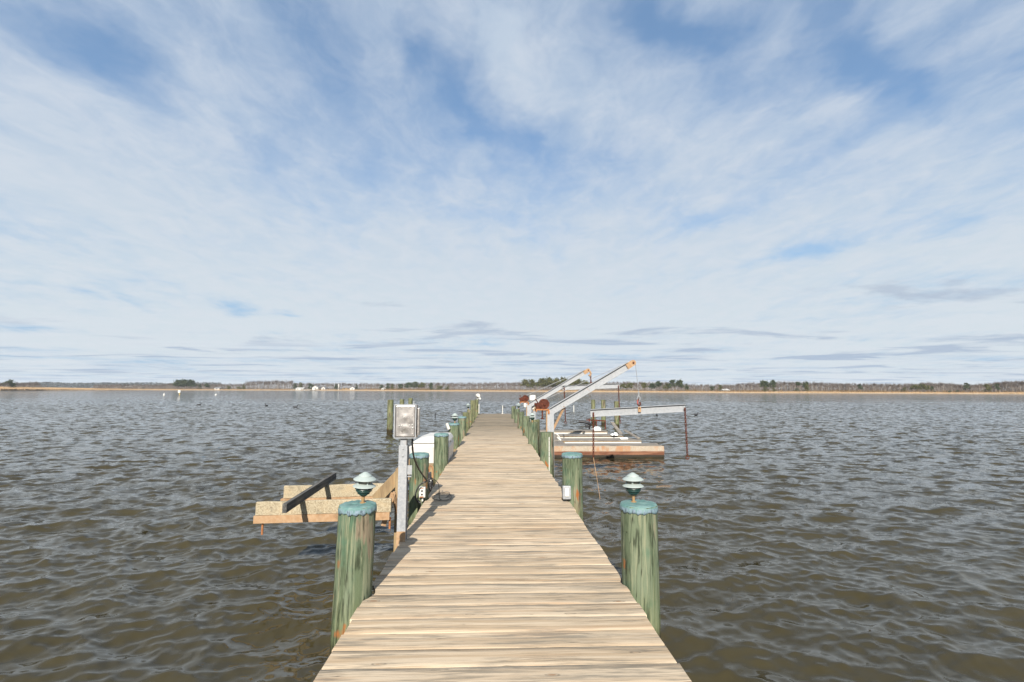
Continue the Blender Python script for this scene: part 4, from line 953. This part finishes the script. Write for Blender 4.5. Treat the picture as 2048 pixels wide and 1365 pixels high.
# far evergreen forest beyond the marsh
tm = TreeMesh(); px = 40.0
while px < 440:
    px += rnd.uniform(0.6, 1.4); b_ = bearing(px); y = rnd.uniform(1180, 1450) * (0.85 + 0.0003 * px)
    v = ray(px, 765.2 + 1.2 * math.sin(px * 0.05) * math.sin(px * 0.013) + rnd.uniform(0, 1.8)); zt = EYE + v[2] / v[1] * y
    for _k in range(26):
        u = rnd.random(); tm.leaf(Vector((b_ * y + rnd.gauss(0, 2.2) * (1.25 - u), y + rnd.gauss(0, 2), 1 + (zt - 1) * u)), rnd.uniform(0.7, 1.6), 0)
    if rnd.random() < .4: tm.limb(Vector((b_ * y, y, 0)), Vector((b_ * y, y, zt * .8)), .3, .1, 1)
me = tm.mesh('far_forest', [M['far_wood'], M['bark']]); o = bpy.data.objects.new('far_forest', me); COL.objects.link(o); tag(o, 'dark bluish evergreen forest far beyond the golden marsh', 'forest', kind='stuff')

def evergreen(px, ytop, w_px, form, mat, label, back=10, group=None):
    """form: pine (bare stem, clumped head), cedar (cone to the ground), dome (round bush), grove head"""
    back = min(back, 20) if px > 330 else back
    p = shore(px, back); h = height_at(px, ytop, p); w = w_px / F * p.y * (1.3 if form == 'pine' else 1.0)
    root = thing('evergreen_tree' if form != 'dome' else 'evergreen_bush', p, label, 'tree' if form != 'dome' else 'bush', group)
    tm = TreeMesh(); lean = Vector((rnd.uniform(-.05, .05), 0, 1)); tm.limb(Vector((0, 0, -.2)), lean * h * 0.9, h * 0.022, h * 0.006, 0, 6)
    cr = TreeMesh(); clumps = []
    if form == 'pine':
        for k in range(max(12, int(w * 4.5))):
            u = rnd.uniform(0.42, 0.97); rad = w / 2 * (1.08 - 0.75 * max(0, (u - 0.55) / 0.45)) * rnd.uniform(0.2, 0.95); a = rnd.uniform(0, 6.28)
            c = lean * h * u + Vector((math.cos(a) * rad, math.sin(a) * rad * 0.8, 0)); clumps.append((c, h * 0.115)); tm.limb(lean * h * (u - 0.06), c, h * 0.008, h * 0.003, 0, 4)
    elif form == 'cedar':
        for k in range(int(14 + w * 3)):
            u = rnd.uniform(0.05, 0.98); rad = w / 2 * min(1, (1.03 - u) * 1.5) * rnd.uniform(0.1, 0.85); a = rnd.uniform(0, 6.28); clumps.append((lean * h * u + Vector((math.cos(a) * rad, math.sin(a) * rad * 0.8, 0)), h * 0.10))
    else:
        for k in range(int(12 + w * 2.5)):
            u = rnd.uniform(0.1, 0.9); rad = w / 2 * math.sqrt(max(0.05, 1 - (u - 0.35) ** 2 / 0.36)) * rnd.uniform(0.2, 0.85); a = rnd.uniform(0, 6.28); clumps.append((lean * h * u + Vector((math.cos(a) * rad, math.sin(a) * rad * 0.8, 0)), h * 0.12))
    for c, s in clumps:
        for _k in range(26): cr.leaf(c + Vector((rnd.gauss(0, s * 0.8), rnd.gauss(0, s * 0.7), rnd.gauss(0, s * 0.55))), s * rnd.uniform(0.22, 0.5), 0)
    for nm, t_, mm in (('trunk', tm, 'bark'), ('crown', cr, mat)):
        o = bpy.data.objects.new(nm, t_.mesh(nm, [M[mm]])); COL.objects.link(o); o.parent = root
    return root
GE = 'evergreens standing out along the far shore'
EV = [
 (17, 760.6, 16, 'pine', 'needle', 'round dark pine at the far left edge above the golden marsh', 30),
 (25, 766, 12, 'dome', 'needle', 'low dark bush beside the far left pine', 26),
 (288, 773.5, 10, 'dome', 'needle', 'small dark bush right of the white gabled barn', 60),
 (357, 761.2, 20, 'pine', 'needle', 'left part of the broad dark pine clump on the left shore', 60),
 (369, 760.6, 22, 'pine', 'needle', 'tallest middle pine of the broad dark clump on the left shore', 60),
 (381, 761.5, 18, 'pine', 'needle', 'right pine of the broad dark clump on the left shore', 60),
 (399, 769, 9, 'cedar', 'needle', 'small dark cone shaped cedar right of the broad pine clump', 20),
 (414, 766.5, 8, 'pine', 'needle', 'slim dark pine left of the white cottages', 30),
 (457, 771, 10, 'dome', 'olive', 'small olive bush right of the white cottages', 14),
 (478, 772.5, 12, 'dome', 'olive', 'low olive bush left of the round olive cedar', 14),
 (487, 770, 12, 'cedar', 'olive', 'round olive cedar where the tall bare wood begins on the left', 14),
 (590.5, 766.5, 12, 'cedar', 'needle', 'dark cedar left of the pale blue boathouse', 20),
 (601, 766, 11, 'cedar', 'olive', 'olive cedar just behind the pale blue boathouse', 20),
 (621, 767, 14, 'dome', 'needle', 'bushy dark evergreen left of the grey roofed house', 26),
 (672.5, 769, 11, 'cedar', 'needle', 'dense dark cedar beside the white silo', 14),
 (713, 770.5, 9, 'cedar', 'needle', 'small dark cedar right of the grey roofed long house', 18),
 (762, 769, 9, 'dome', 'needle', 'small round evergreen above the russet scrub, left of the metal box', 28),
 (776, 767, 12, 'cedar', 'needle', 'dark evergreen above the russet scrub just left of the metal box', 28),
 (785, 769, 10, 'cedar', 'olive', 'olive evergreen behind the mooring piling beside the metal box', 28),
 (801, 768, 14, 'dome', 'needle', 'round dark evergreen directly above the metal box', 24),
 (818, 766, 15, 'pine', 'needle', 'spreading dark pine above the right corner of the metal box', 30),
 (831, 764.5, 13, 'pine', 'needle', 'taller dark pine right of the one above the metal box', 30),
 (843, 766, 12, 'pine', 'olive', 'olive pine between the metal box and the dark round cedar', 30),
 (862, 766, 16, 'cedar', 'needle', 'broad dark round cedar on the shore left of the dock end', 16),
 (879, 770, 14, 'dome', 'olive', 'light olive bush right of the broad dark round cedar', 18),
 (893, 771, 12, 'dome', 'olive', 'second light olive bush farther right of the dark round cedar', 18),
 (1053, 760.5, 16, 'pine', 'olive', 'olive pine standing alone left of the big grove behind the cranes', 30),
 (1064, 760, 13, 'pine', 'olive', 'narrower olive pine beside the lone pine left of the grove', 30),
 (1083, 758.5, 18, 'pine', 'olive', 'left end pine of the big olive grove behind the crane booms', 34),
 (1098, 757.5, 20, 'pine', 'olive', 'second pine of the big olive grove behind the crane booms', 34),
 (1113, 757.5, 20, 'pine', 'olive', 'middle pine of the big olive grove behind the crane booms', 38),
 (1128, 757, 20, 'pine', 'olive', 'tall pine of the grove seen above the far boom', 34),
 (1143, 758, 18, 'pine', 'olive', 'pine of the grove seen just under the far boom head', 34),
 (1157, 760, 16, 'pine', 'olive', 'sloping right end pine of the grove between the two booms', 34),
 (1170, 762.5, 14, 'pine', 'olive', 'last low pine of the grove under the far boom tip', 34),
 (1246, 768, 12, 'pine', 'olive', 'olive pine right of the far spreader beam end', 34),
 (1260, 767, 14, 'pine', 'olive', 'olive pine left of the near hoist wire', 36),
 (1290, 767, 14, 'pine', 'olive', 'olive pine right of the near hoist wire', 36),
 (1304, 766.5, 12, 'pine', 'needle', 'dark pine in the stand right of the hoist wire', 36),
 (1317, 763, 10, 'pine', 'needle', 'dark pointed pine left of the two tall crooked pines', 30),
 (1344, 761, 9, 'pine', 'needle', 'slim tall pine, left of the two crooked pines', 24),
 (1334, 768, 14, 'pine', 'olive', 'low olive pine at the foot of the slim tall pine', 24),
 (1360, 760.8, 14, 'pine', 'needle', 'wide headed tall pine, right of the two crooked pines', 24),
 (1373, 767.5, 9, 'cedar', 'needle', 'dark pointed cedar closing the stand on the right', 24),
 (1424, 772, 10, 'dome', 'needle', 'dark low evergreen left of the olive cedar and white sheds', 16),
 (1441, 770.5, 12, 'cedar', 'olive', 'round olive cedar just left of the two white sheds', 14),
 (1526, 760.8, 6, 'pine', 'needle', 'thin stemmed pine with a tuft on top, leftmost of three', 26),
 (1533, 762.5, 6, 'pine', 'needle', 'middle tufted pine of three on the right shore', 26),
 (1545, 760.6, 8, 'pine', 'needle', 'right hand tufted pine of three on the right shore', 28),
 (1530, 773.5, 15, 'dome', 'olive', 'olive bush at the foot of the three tufted pines', 12),
 (1547, 775.5, 11, 'dome', 'olive', 'smaller olive bush right of the three tufted pines', 12),
 (1596, 765, 8, 'pine', 'needle', 'dark flat topped pine left of the golden olive cedar', 34),
 (1613, 763.5, 9, 'pine', 'needle', 'dark headed pine directly behind the golden olive cedar', 30),
 (1612, 769, 11, 'cedar', 'olive', 'tall golden olive cedar on the right shore', 14),
 (1592, 778, 16, 'dome', 'needle', 'low dark thicket at the water left of the golden olive cedar', 9),
 (1721, 768, 7, 'pine', 'needle', 'dark narrow pine in the middle of the right hand wood', 22),
 (1808, 775, 14, 'dome', 'olive', 'olive bush under the bare wood left of the flat pines', 12),
 (1830, 769.5, 14, 'pine', 'olive', 'left flat headed olive pine of a group of three at right', 20),
 (1843, 768.5, 16, 'pine', 'olive', 'middle flat headed olive pine of a group of three at right', 22),
 (1854, 769.5, 12, 'pine', 'olive', 'right flat headed olive pine of a group of three at right', 20),
 (1865, 773.5, 12, 'cedar', 'needle', 'dense dark cedar right of the three flat headed pines', 14),
 (1899, 780, 9, 'dome', 'needle', 'small dark bush at the reeds, left of a pair', 9),
 (1914, 779.5, 8, 'dome', 'needle', 'small dark bush at the reeds, right of a pair', 9),
 (1933, 767, 7, 'pine', 'needle', 'single dark pine top standing above the low wood at right', 34),
 (1975, 769, 16, 'dome', 'olive', 'grey green bushy evergreen near the right end of the shore', 16),
 (1995, 768.5, 8, 'pine', 'needle', 'small dark pine right of the grey green bushy one', 20),
]
for e in EV: evergreen(*e, group=GE)

# ---- houses on the far shore
def house(px0, px1, ytop, ybase, label, back, name='white_house', roof='roof', wall='white', gable_front=True, deep=7.0):
    a = shore((px0 + px1) / 2, back); k = a.y / F; w = (px1 - px0) * k
    z0 = a.z; v = ray((px0 + px1) / 2, ytop); ht = EYE + v[2] / v[1] * a.y - z0
    o = thing(name, a, label, 'house' if 'barn' not in name and 'shed' not in name else 'outbuilding', 'buildings on the far shore')
    ev = ht * (0.58 if gable_front else 0.62); x0, x1 = a.x - w / 2, a.x + w / 2; y0, y1 = a.y, a.y + deep
    b = MB()
    if gable_front:
        A = [b.bm.verts.new((x, y0, z0 + z)) for x, z in ((x0 - a.x + a.x, -.3), (x1, -.3), (x1, ev), (a.x, ht - .12), (x0, ev))]; B = [b.bm.verts.new((v_.co.x, y1, v_.co.z)) for v_ in A]
    else:
        A = [b.bm.verts.new((x0, y, z0 + z)) for y, z in ((y0, -.3), (y1, -.3), (y1, ev), ((y0 + y1) / 2, ht - .12), (y0, ev))]; B = [b.bm.verts.new((x1, v_.co.y, v_.co.z)) for v_ in A]
    n = len(A); b.face(A); b.face(B[::-1])
    for i in range(n): b.face([A[i], A[(i + 1) % n], B[(i + 1) % n], B[i]])
    b.build('wall', M[wall], o, a)
    b = MB(); t = 0.14
    if gable_front:
        for s in (-1, 1): b.hull8([(a.x, y0 - .4, z0 + ht - .10), (a.x + s * (w / 2 + .35), y0 - .4, z0 + ev - .2), (a.x + s * (w / 2 + .35), y1 + .3, z0 + ev - .2), (a.x, y1 + .3, z0 + ht - .10), (a.x, y0 - .4, z0 + ht - .10 + t), (a.x + s * (w / 2 + .35), y0 - .4, z0 + ev - .2 + t), (a.x + s * (w / 2 + .35), y1 + .3, z0 + ev - .2 + t), (a.x, y1 + .3, z0 + ht - .10 + t)])
    else:
        ym = (y0 + y1) / 2
        for s, ye in ((-1, y0 - .4), (1, y1 + .4)): b.hull8([(x0 - .3, ym, z0 + ht - .1), (x1 + .3, ym, z0 + ht - .1), (x1 + .3, ye, z0 + ev - .15), (x0 - .3, ye, z0 + ev - .15), (x0 - .3, ym, z0 + ht - .1 + t), (x1 + .3, ym, z0 + ht - .1 + t), (x1 + .3, ye, z0 + ev - .15 + t), (x0 - .3, ye, z0 + ev - .15 + t)])
    b.build('roof', M[roof], o, a)
    nw = max(1, int(w / 3.2))
    for i in range(nw):
        cx = x0 + w * (i + 0.5) / nw; b = MB(); b.box((cx - 0.45, y0 - .06, z0 + ev * .38), (cx + .45, y0 - .004, z0 + ev * .38 + min(1.2, ev * .45))); b.build('window', M['window'], o, (cx, y0, z0))
    return o
house(202, 214, 771.8, 776, 'small white gabled barn across the marsh, leftmost building', 110, 'white_barn', 'white_dull', 'white')
house(214.5, 233, 774.4, 776.6, 'long low white shed joined right of the small gabled barn', 112, 'white_shed', 'white_dull', 'white', False)
house(250, 264, 772.3, 776, 'white roofed open fronted shed across the marsh', 110, 'open_shed', 'white_dull', 'window', False)  # closed wall in dark colour paints the shade of the open front
house(266, 278, 771.8, 776.6, 'white barn with a steep gable and lean-to across the marsh', 108, 'steep_barn', 'white_dull', 'white')
house(428.5, 438.5, 774.6, 778, 'white cottage at the water in front of the left wood', 10, 'white_cottage', 'roof', 'white', False)
house(592, 606, 775.6, 779, 'low pale boathouse at the water below two cedars', 7, 'boathouse', 'white_dull', 'white_dull', False)
house(624.5, 636, 771.6, 778, 'white house with grey gable roof right of the bushy evergreen', 14, 'gabled_house')
house(643, 650, 773.5, 777, 'tiny white house among the scrub left of the silo', 14, 'tiny_house')
house(685, 700, 772.8, 778, 'house with long grey roof and pale porch right of the white silo', 14, 'long_house', 'roof', 'tan_wood', False)
house(700, 709, 773.6, 778, 'small white gabled annex at the right of the long grey roof', 13, 'white_annex')
house(763, 767, 776, 779, 'tiny white hut on the russet shore left of the metal box', 8, 'white_hut', 'white', 'white')
house(1447, 1452, 778.6, 781.5, 'left one of two tiny white sheds on the right shore', 16, 'white_shed', 'white', 'white', False)
house(1453.5, 1459, 778.4, 781.5, 'right one of two tiny white sheds on the right shore', 16, 'white_shed', 'white', 'white', False)
p = shore(677, 16); k = p.y / F; h = height_at(677, 768.4, p)
o = thing('white_silo', p, 'slim white silo beside the dense dark cedar', 'silo', 'buildings on the far shore')
b = MB(); b.lathe([(1.0 * k * 1.1, -.3), (k * 1.1, h * .88)], p, 16); b.build('tower', M['white'], o, p, smooth=True)
b = MB(); b.lathe([(k * 1.18, h * .882), (k * .9, h * .95), (0, h)], p, 16); b.build('dome', M['white_dull'], o, p, smooth=True)
b = MB(); p = shore(612, 0.5); q = shore(608, -9); b.bar((p.x - 12, p.y - 3, 0.75), (p.x + 13, p.y - 3, 0.75), 2.2, 0.12)
for i in range(7): b.box((p.x - 12 + i * 4, p.y - 3.9, -1), (p.x - 11.7 + i * 4, p.y - 3.6, .685))
tag(b.build('distant_jetty', M['white_dull'], None, p), 'pale distant jetty along the shore below the boathouse', 'jetty')

# ---- marks and birds on the water
b = MB(); b.tube([(-93.3, 148, -1), (-93.3, 148, 1.25)], 0.16, 10); o = thing('channel_marker', (-93.3, 148, 0), 'channel marker post with white board and yellowish foot, far left', 'marker'); b.build('post', M['yellow'], o, (-93.3, 148, 0), smooth=True)
b = MB(); b.box((-93.65, 147.7, 0.55), (-92.95, 147.8, 1.40)); b.build('board', M['white'], o, (-93.3, 147.7, 1))
def buoy(x, y, r, h, label):
    b = MB(); b.lathe([(0, -.3), (r * .7, -.25), (r, -.02), (r * .95, .12), (r * .5, h * .6), (r * .3, h), (0, h)], (x, y, 0), 14); tag(b.build('buoy', M['white'], None, (x, y, 0), smooth=True), label, 'buoy', 'white buoys far out on the left')
buoy(-90.7, 137.3, 0.26, 0.60, 'upright white buoy left of the channel marker')
buoy(-80.6, 144.2, 0.34, 0.36, 'round white buoy floating right of the channel marker')
def duck(x, y, a, s, label):
    prof = [(-0.26, 0.10, 0.015), (-0.20, 0.085, 0.05), (-0.10, 0.06, 0.085), (0.02, 0.05, 0.10), (0.12, 0.06, 0.085), (0.18, 0.10, 0.055), (0.20, 0.16, 0.036), (0.21, 0.215, 0.038), (0.235, 0.245, 0.042), (0.265, 0.245, 0.034), (0.30, 0.235, 0.014), (0.345, 0.228, 0.008)]
    b = MB(); rings = []; seg = 10
    for i, (px_, z, r) in enumerate(prof):
        n0 = Vector((prof[min(i + 1, 11)][0] - prof[max(i - 1, 0)][0], 0, prof[min(i + 1, 11)][1] - prof[max(i - 1, 0)][1])).normalized(); up = Vector((-n0.z, 0, n0.x))
        rings.append([b.bm.verts.new(Vector((px_, 0, z)) * 1.0 + Vector((0, 1, 0)) * (r * math.cos(2 * math.pi * k / seg)) + up * (r * 0.9 * math.sin(2 * math.pi * k / seg))) for k in range(seg)])
    for A, B in zip(rings, rings[1:]):
        for k in range(seg): b.face([A[k], A[(k + 1) % seg], B[(k + 1) % seg], B[k]])
    b.face(rings[0]); b.face(rings[-1])
    o = b.build('duck', M['black'], None, (0, 0, 0), smooth=True); o.location = (x, y, -0.02); o.rotation_euler = (0, 0, a); o.scale = (s,) * 3; tag(o, label, 'duck', 'dark ducks on the water')
duck(-35.4, 59.9, 0.3, 1.0, 'small dark duck on the left water, leftmost')
duck(-26.0, 56.8, 2.6, 1.0, 'small dark duck on the left water, middle one')
duck(-21.0, 52.4, 0.1, 1.0, 'small dark duck on the left water, nearest of three')
duck(12.55, 37.2, 1.2, 0.8, 'small dark duck on the right water, under the near spreader beam')
duck(15.75, 37.55, 0.2, 0.8, 'small dark duck right of the near spreader beam end')

# ------------------------------------------------------------------ air
HAZE = 0.00017
if HAZE:
    hm = bpy.data.materials.new('haze'); hm.use_nodes = True; nt = hm.node_tree; nt.nodes.clear()
    pv = nt.nodes.new('ShaderNodeVolumePrincipled'); pv.inputs['Color'].default_value = (0.86, 0.92, 1.0, 1); pv.inputs['Density'].default_value = HAZE; pv.inputs['Anisotropy'].default_value = 0.0
    om = nt.nodes.new('ShaderNodeOutputMaterial'); nt.links.new(pv.outputs[0], om.inputs['Volume'])
    b = MB(); b.box((-7200, -420, -3.2), (7200, 4000, 24)); tag(b.build('haze', hm), 'thin pale haze over the water towards the far shore', 'haze', kind='stuff')

# ------------------------------------------------------------------ sky and sun
SUN_EL, SUN_AZ = 33.4, 6.5           # the sun stands behind the camera, a little to the left
EXPOSURE = 0.80
EX = 2 ** EXPOSURE
w = bpy.data.worlds.new('World'); scene.world = w; w.use_nodes = True
t = NT(w.node_tree); bg = w.node_tree.nodes['Background']; bg.inputs['Strength'].default_value = 0.1
sky = t.new('ShaderNodeTexSky', sky_type='NISHITA'); sky.sun_disc = False; sky.sun_elevation = R(SUN_EL); sky.sun_rotation = R(180 + SUN_AZ); sky.altitude = 10; sky.air_density = 1.0; sky.dust_density = 0.6; sky.ozone_density = 1.2
d = t.vmath('NORMALIZE', t.new('ShaderNodeTexCoord').outputs['Generated'])
dx, dy, dz = t.xyz(d); up = t.math('MAXIMUM', dz, 0.0)
SOFT = 0.09
inv = t.math('DIVIDE', 1.0, t.math('ADD', up, SOFT)); P = t.comb(t.math('MULTIPLY', dx, inv), t.math('MULTIPLY', dy, inv), 0.0)
def plane(px, py):
    v = ray(px, py); v = v / np.linalg.norm(v); k = 1 / (max(v[2], 0) + SOFT); return np.array([v[0] * k, v[1] * k])
warp = t.noise(P, 1.3, 5, 0.6, color=True)
PW = t.vmath('ADD', P, t.mul(t.vmath('SUBTRACT', warp, (0.5, 0.5, 0.5)), (0.55, 0.9, 0)))
def patch(c, a, b_, amp, src=None):
    """soft elongated patch of thinner (or denser) cloud in the cloud layer"""
    c, a, b_ = plane(*c), plane(*a), plane(*b_); ax = a - c; la = np.linalg.norm(ax); ax = ax / la; pr = np.array([-ax[1], ax[0]]); lb = abs((b_ - c) @ pr) + 1e-3
    q = t.vmath('SUBTRACT', src or PW, (c[0], c[1], 0))
    u = t.math('MULTIPLY', t.vmath('DOT_PRODUCT', q, (ax[0], ax[1], 0)), 1 / la); v = t.math('MULTIPLY', t.vmath('DOT_PRODUCT', q, (pr[0], pr[1], 0)), 1 / lb)
    r2 = t.math('ADD', t.math('MULTIPLY', u, u), t.math('MULTIPLY', v, v))
    return t.math('MULTIPLY', t.math('EXPONENT', t.math('MULTIPLY', r2, -1.0)), amp)
HOLES = [((975, 235), (1075, 330), (1015, 200), 0.58), ((820, 130), (825, 50), (850, 130), 0.36), ((590, 60), (650, 170), (650, 40), 0.30), ((90, 60), (190, 150), (140, 30), 0.28),
         ((1740, 140), (1850, 240), (1800, 100), 0.55), ((1340, 70), (1440, 160), (1390, 30), 0.45), ((1595, 505), (1690, 480), (1600, 522), 0.50), ((1420, 455), (1500, 425), (1425, 472), 0.30),
         ((2010, 150), (2060, 110), (2030, 190), 0.38), ((1940, 430), (2050, 390), (1950, 470), 0.26), ((475, 622), (515, 624), (478, 636), 0.65), ((563, 626), (582, 624), (565, 635), 0.6),
         ((60, 655), (170, 664), (60, 666), 0.5), ((255, 605), (300, 624), (262, 600), 0.4), ((165, 590), (205, 602), (168, 583), 0.35), ((450, 700), (800, 708), (450, 716), 0.30), ((1900, 560), (2048, 540), (1900, 580), 0.25),
         ((1000, 450), (1050, 470), (1010, 430), 0.2), ((300, 755), (600, 757), (300, 766), 0.35),
         ((150, 330), (420, 480), (260, 240), -0.35), ((1250, 250), (1500, 380), (1320, 190), -0.32), ((1010, 90), (1080, 190), (1050, 70), -0.25), ((950, 620), (1500, 600), (950, 500), -0.45), ((200, 690), (640, 712), (200, 698), -0.45), ((1800, 330), (1900, 380), (1830, 300), -0.15)]
tot = None
for h in HOLES:
    g = patch(*h); tot = g if tot is None else t.math('ADD', tot, g)
streak = t.noise(t.mul(PW, (2.5, 1.05, 1)), 1.0, 7, 0.58, 0.3)
wisps = t.noise(t.mul(PW, (7.5, 3.2, 1)), 1.0, 6, 0.62, 0.5)
flock = t.noise(t.mul(P, (7, 5, 1)), 1.0, 6, 0.62, 0.6)
lowness = t.ramp(up, 0.48, 0.10)
cov = t.math('ADD', t.math('ADD', 0.47, t.math('MULTIPLY', lowness, 0.42)), t.math('MULTIPLY', t.math('SUBTRACT', streak, 0.5), 1.1))
cov = t.math('ADD', cov, t.math('MULTIPLY', t.math('SUBTRACT', wisps, 0.5), 0.55)); cov = t.math('ADD', cov, t.math('MULTIPLY', t.math('SUBTRACT', flock, 0.5), 0.45))
cov = t.math('SUBTRACT', cov, tot)
inv2 = t.math('DIVIDE', 1.0, t.math('ADD', up, 0.022)); P2 = t.comb(t.math('MULTIPLY', dx, inv2), t.math('MULTIPLY', dy, inv2), 3.0)
thin = t.noise(t.vmath('ADD', t.mul(P2, (0.22, 0.50, 1)), (4.7, 1.3, 0)), 1.0, 6, 0.56, 0.4)
cov = t.math('ADD', cov, t.math('MULTIPLY', t.math('MULTIPLY', t.math('SUBTRACT', thin, 0.53), 2.0), t.ramp(up, 0.30, 0.08)))
mask = t.ramp(cov, -0.12, 1.0, 0.0, 1.0)
def disp(r, g, b_):
    f = lambda c: (c / 255 / 12.92 if c < 11 else ((c / 255 + 0.055) / 1.055) ** 2.4) * 10.0 / EX
    return (f(r), f(g), f(b_))
cloud = t.mix(t.ramp(up, 0.05, 0.5), disp(213, 224, 232), disp(192, 207, 225))
cloud = t.mix(t.ramp(flock, 0.35, 0.7, 0.0, 0.35), cloud, disp(222, 226, 234))
base = t.mix(t.ramp(up, 0.42, 0.06, 0.06, 0.94), t.mix(0.35, sky.outputs[0], disp(120, 162, 206)), t.mix(t.ramp(up, 0.0, 0.05), disp(176, 202, 226), disp(146, 186, 222)))
c1_ = t.mix(mask, base, cloud)
# low grey cloud bars towards the horizon
low = t.noise(t.mul(P2, (0.42, 0.62, 1)), 1.0, 7, 0.58, 0.6)
win = t.math('MULTIPLY', t.ramp(up, 0.32, 0.04), t.ramp(up, 0.0, 0.012))
gm = t.math('MULTIPLY', t.ramp(t.math('ADD', low, t.math('MULTIPLY', t.math('SUBTRACT', win, 1.0), 0.20)), 0.50, 0.62), 0.8)
c2_ = t.mix(gm, c1_, t.mix(t.ramp(up, 0.02, 0.25), disp(166, 184, 208), disp(186, 197, 212)))
low2 = t.noise(t.mul(P2, (0.30, 0.85, 1)), 1.0, 5, 0.5)
gm2 = t.math('MULTIPLY', t.math('MULTIPLY', t.ramp(low2, 0.48, 0.62), t.ramp(up, 0.16, 0.03)), 0.7)
c3_ = t.mix(gm2, c2_, disp(218, 226, 234))
w.node_tree.links.new(c3_, bg.inputs['Color'])
w.cycles.sampling_method = 'MANUAL'; w.cycles.sample_map_resolution = 512
sl = bpy.data.lights.new('sun', 'SUN'); sl.energy = 5.0; sl.angle = R(0.53); sl.color = (1.0, 0.93, 0.83)
so = bpy.data.objects.new('sun', sl); COL.objects.link(so); so.location = (-5, -40, 30)
tr = Vector((math.sin(R(SUN_AZ)) * math.cos(R(SUN_EL)), math.cos(R(SUN_AZ)) * math.cos(R(SUN_EL)), -math.sin(R(SUN_EL))))
so.rotation_euler = tr.to_track_quat('-Z', 'Y').to_euler()
vs_ = scene.view_settings; scene.display_settings.display_device = 'sRGB'; vs_.view_transform = 'Standard'; vs_.look = 'None'; vs_.exposure = EXPOSURE; vs_.gamma = 1.0
cy = scene.cycles; cy.max_bounces = 6; cy.diffuse_bounces = 3; cy.glossy_bounces = 3; cy.caustics_reflective = False; cy.caustics_refractive = False
scene.render.resolution_x = 1024; scene.render.resolution_y = 682
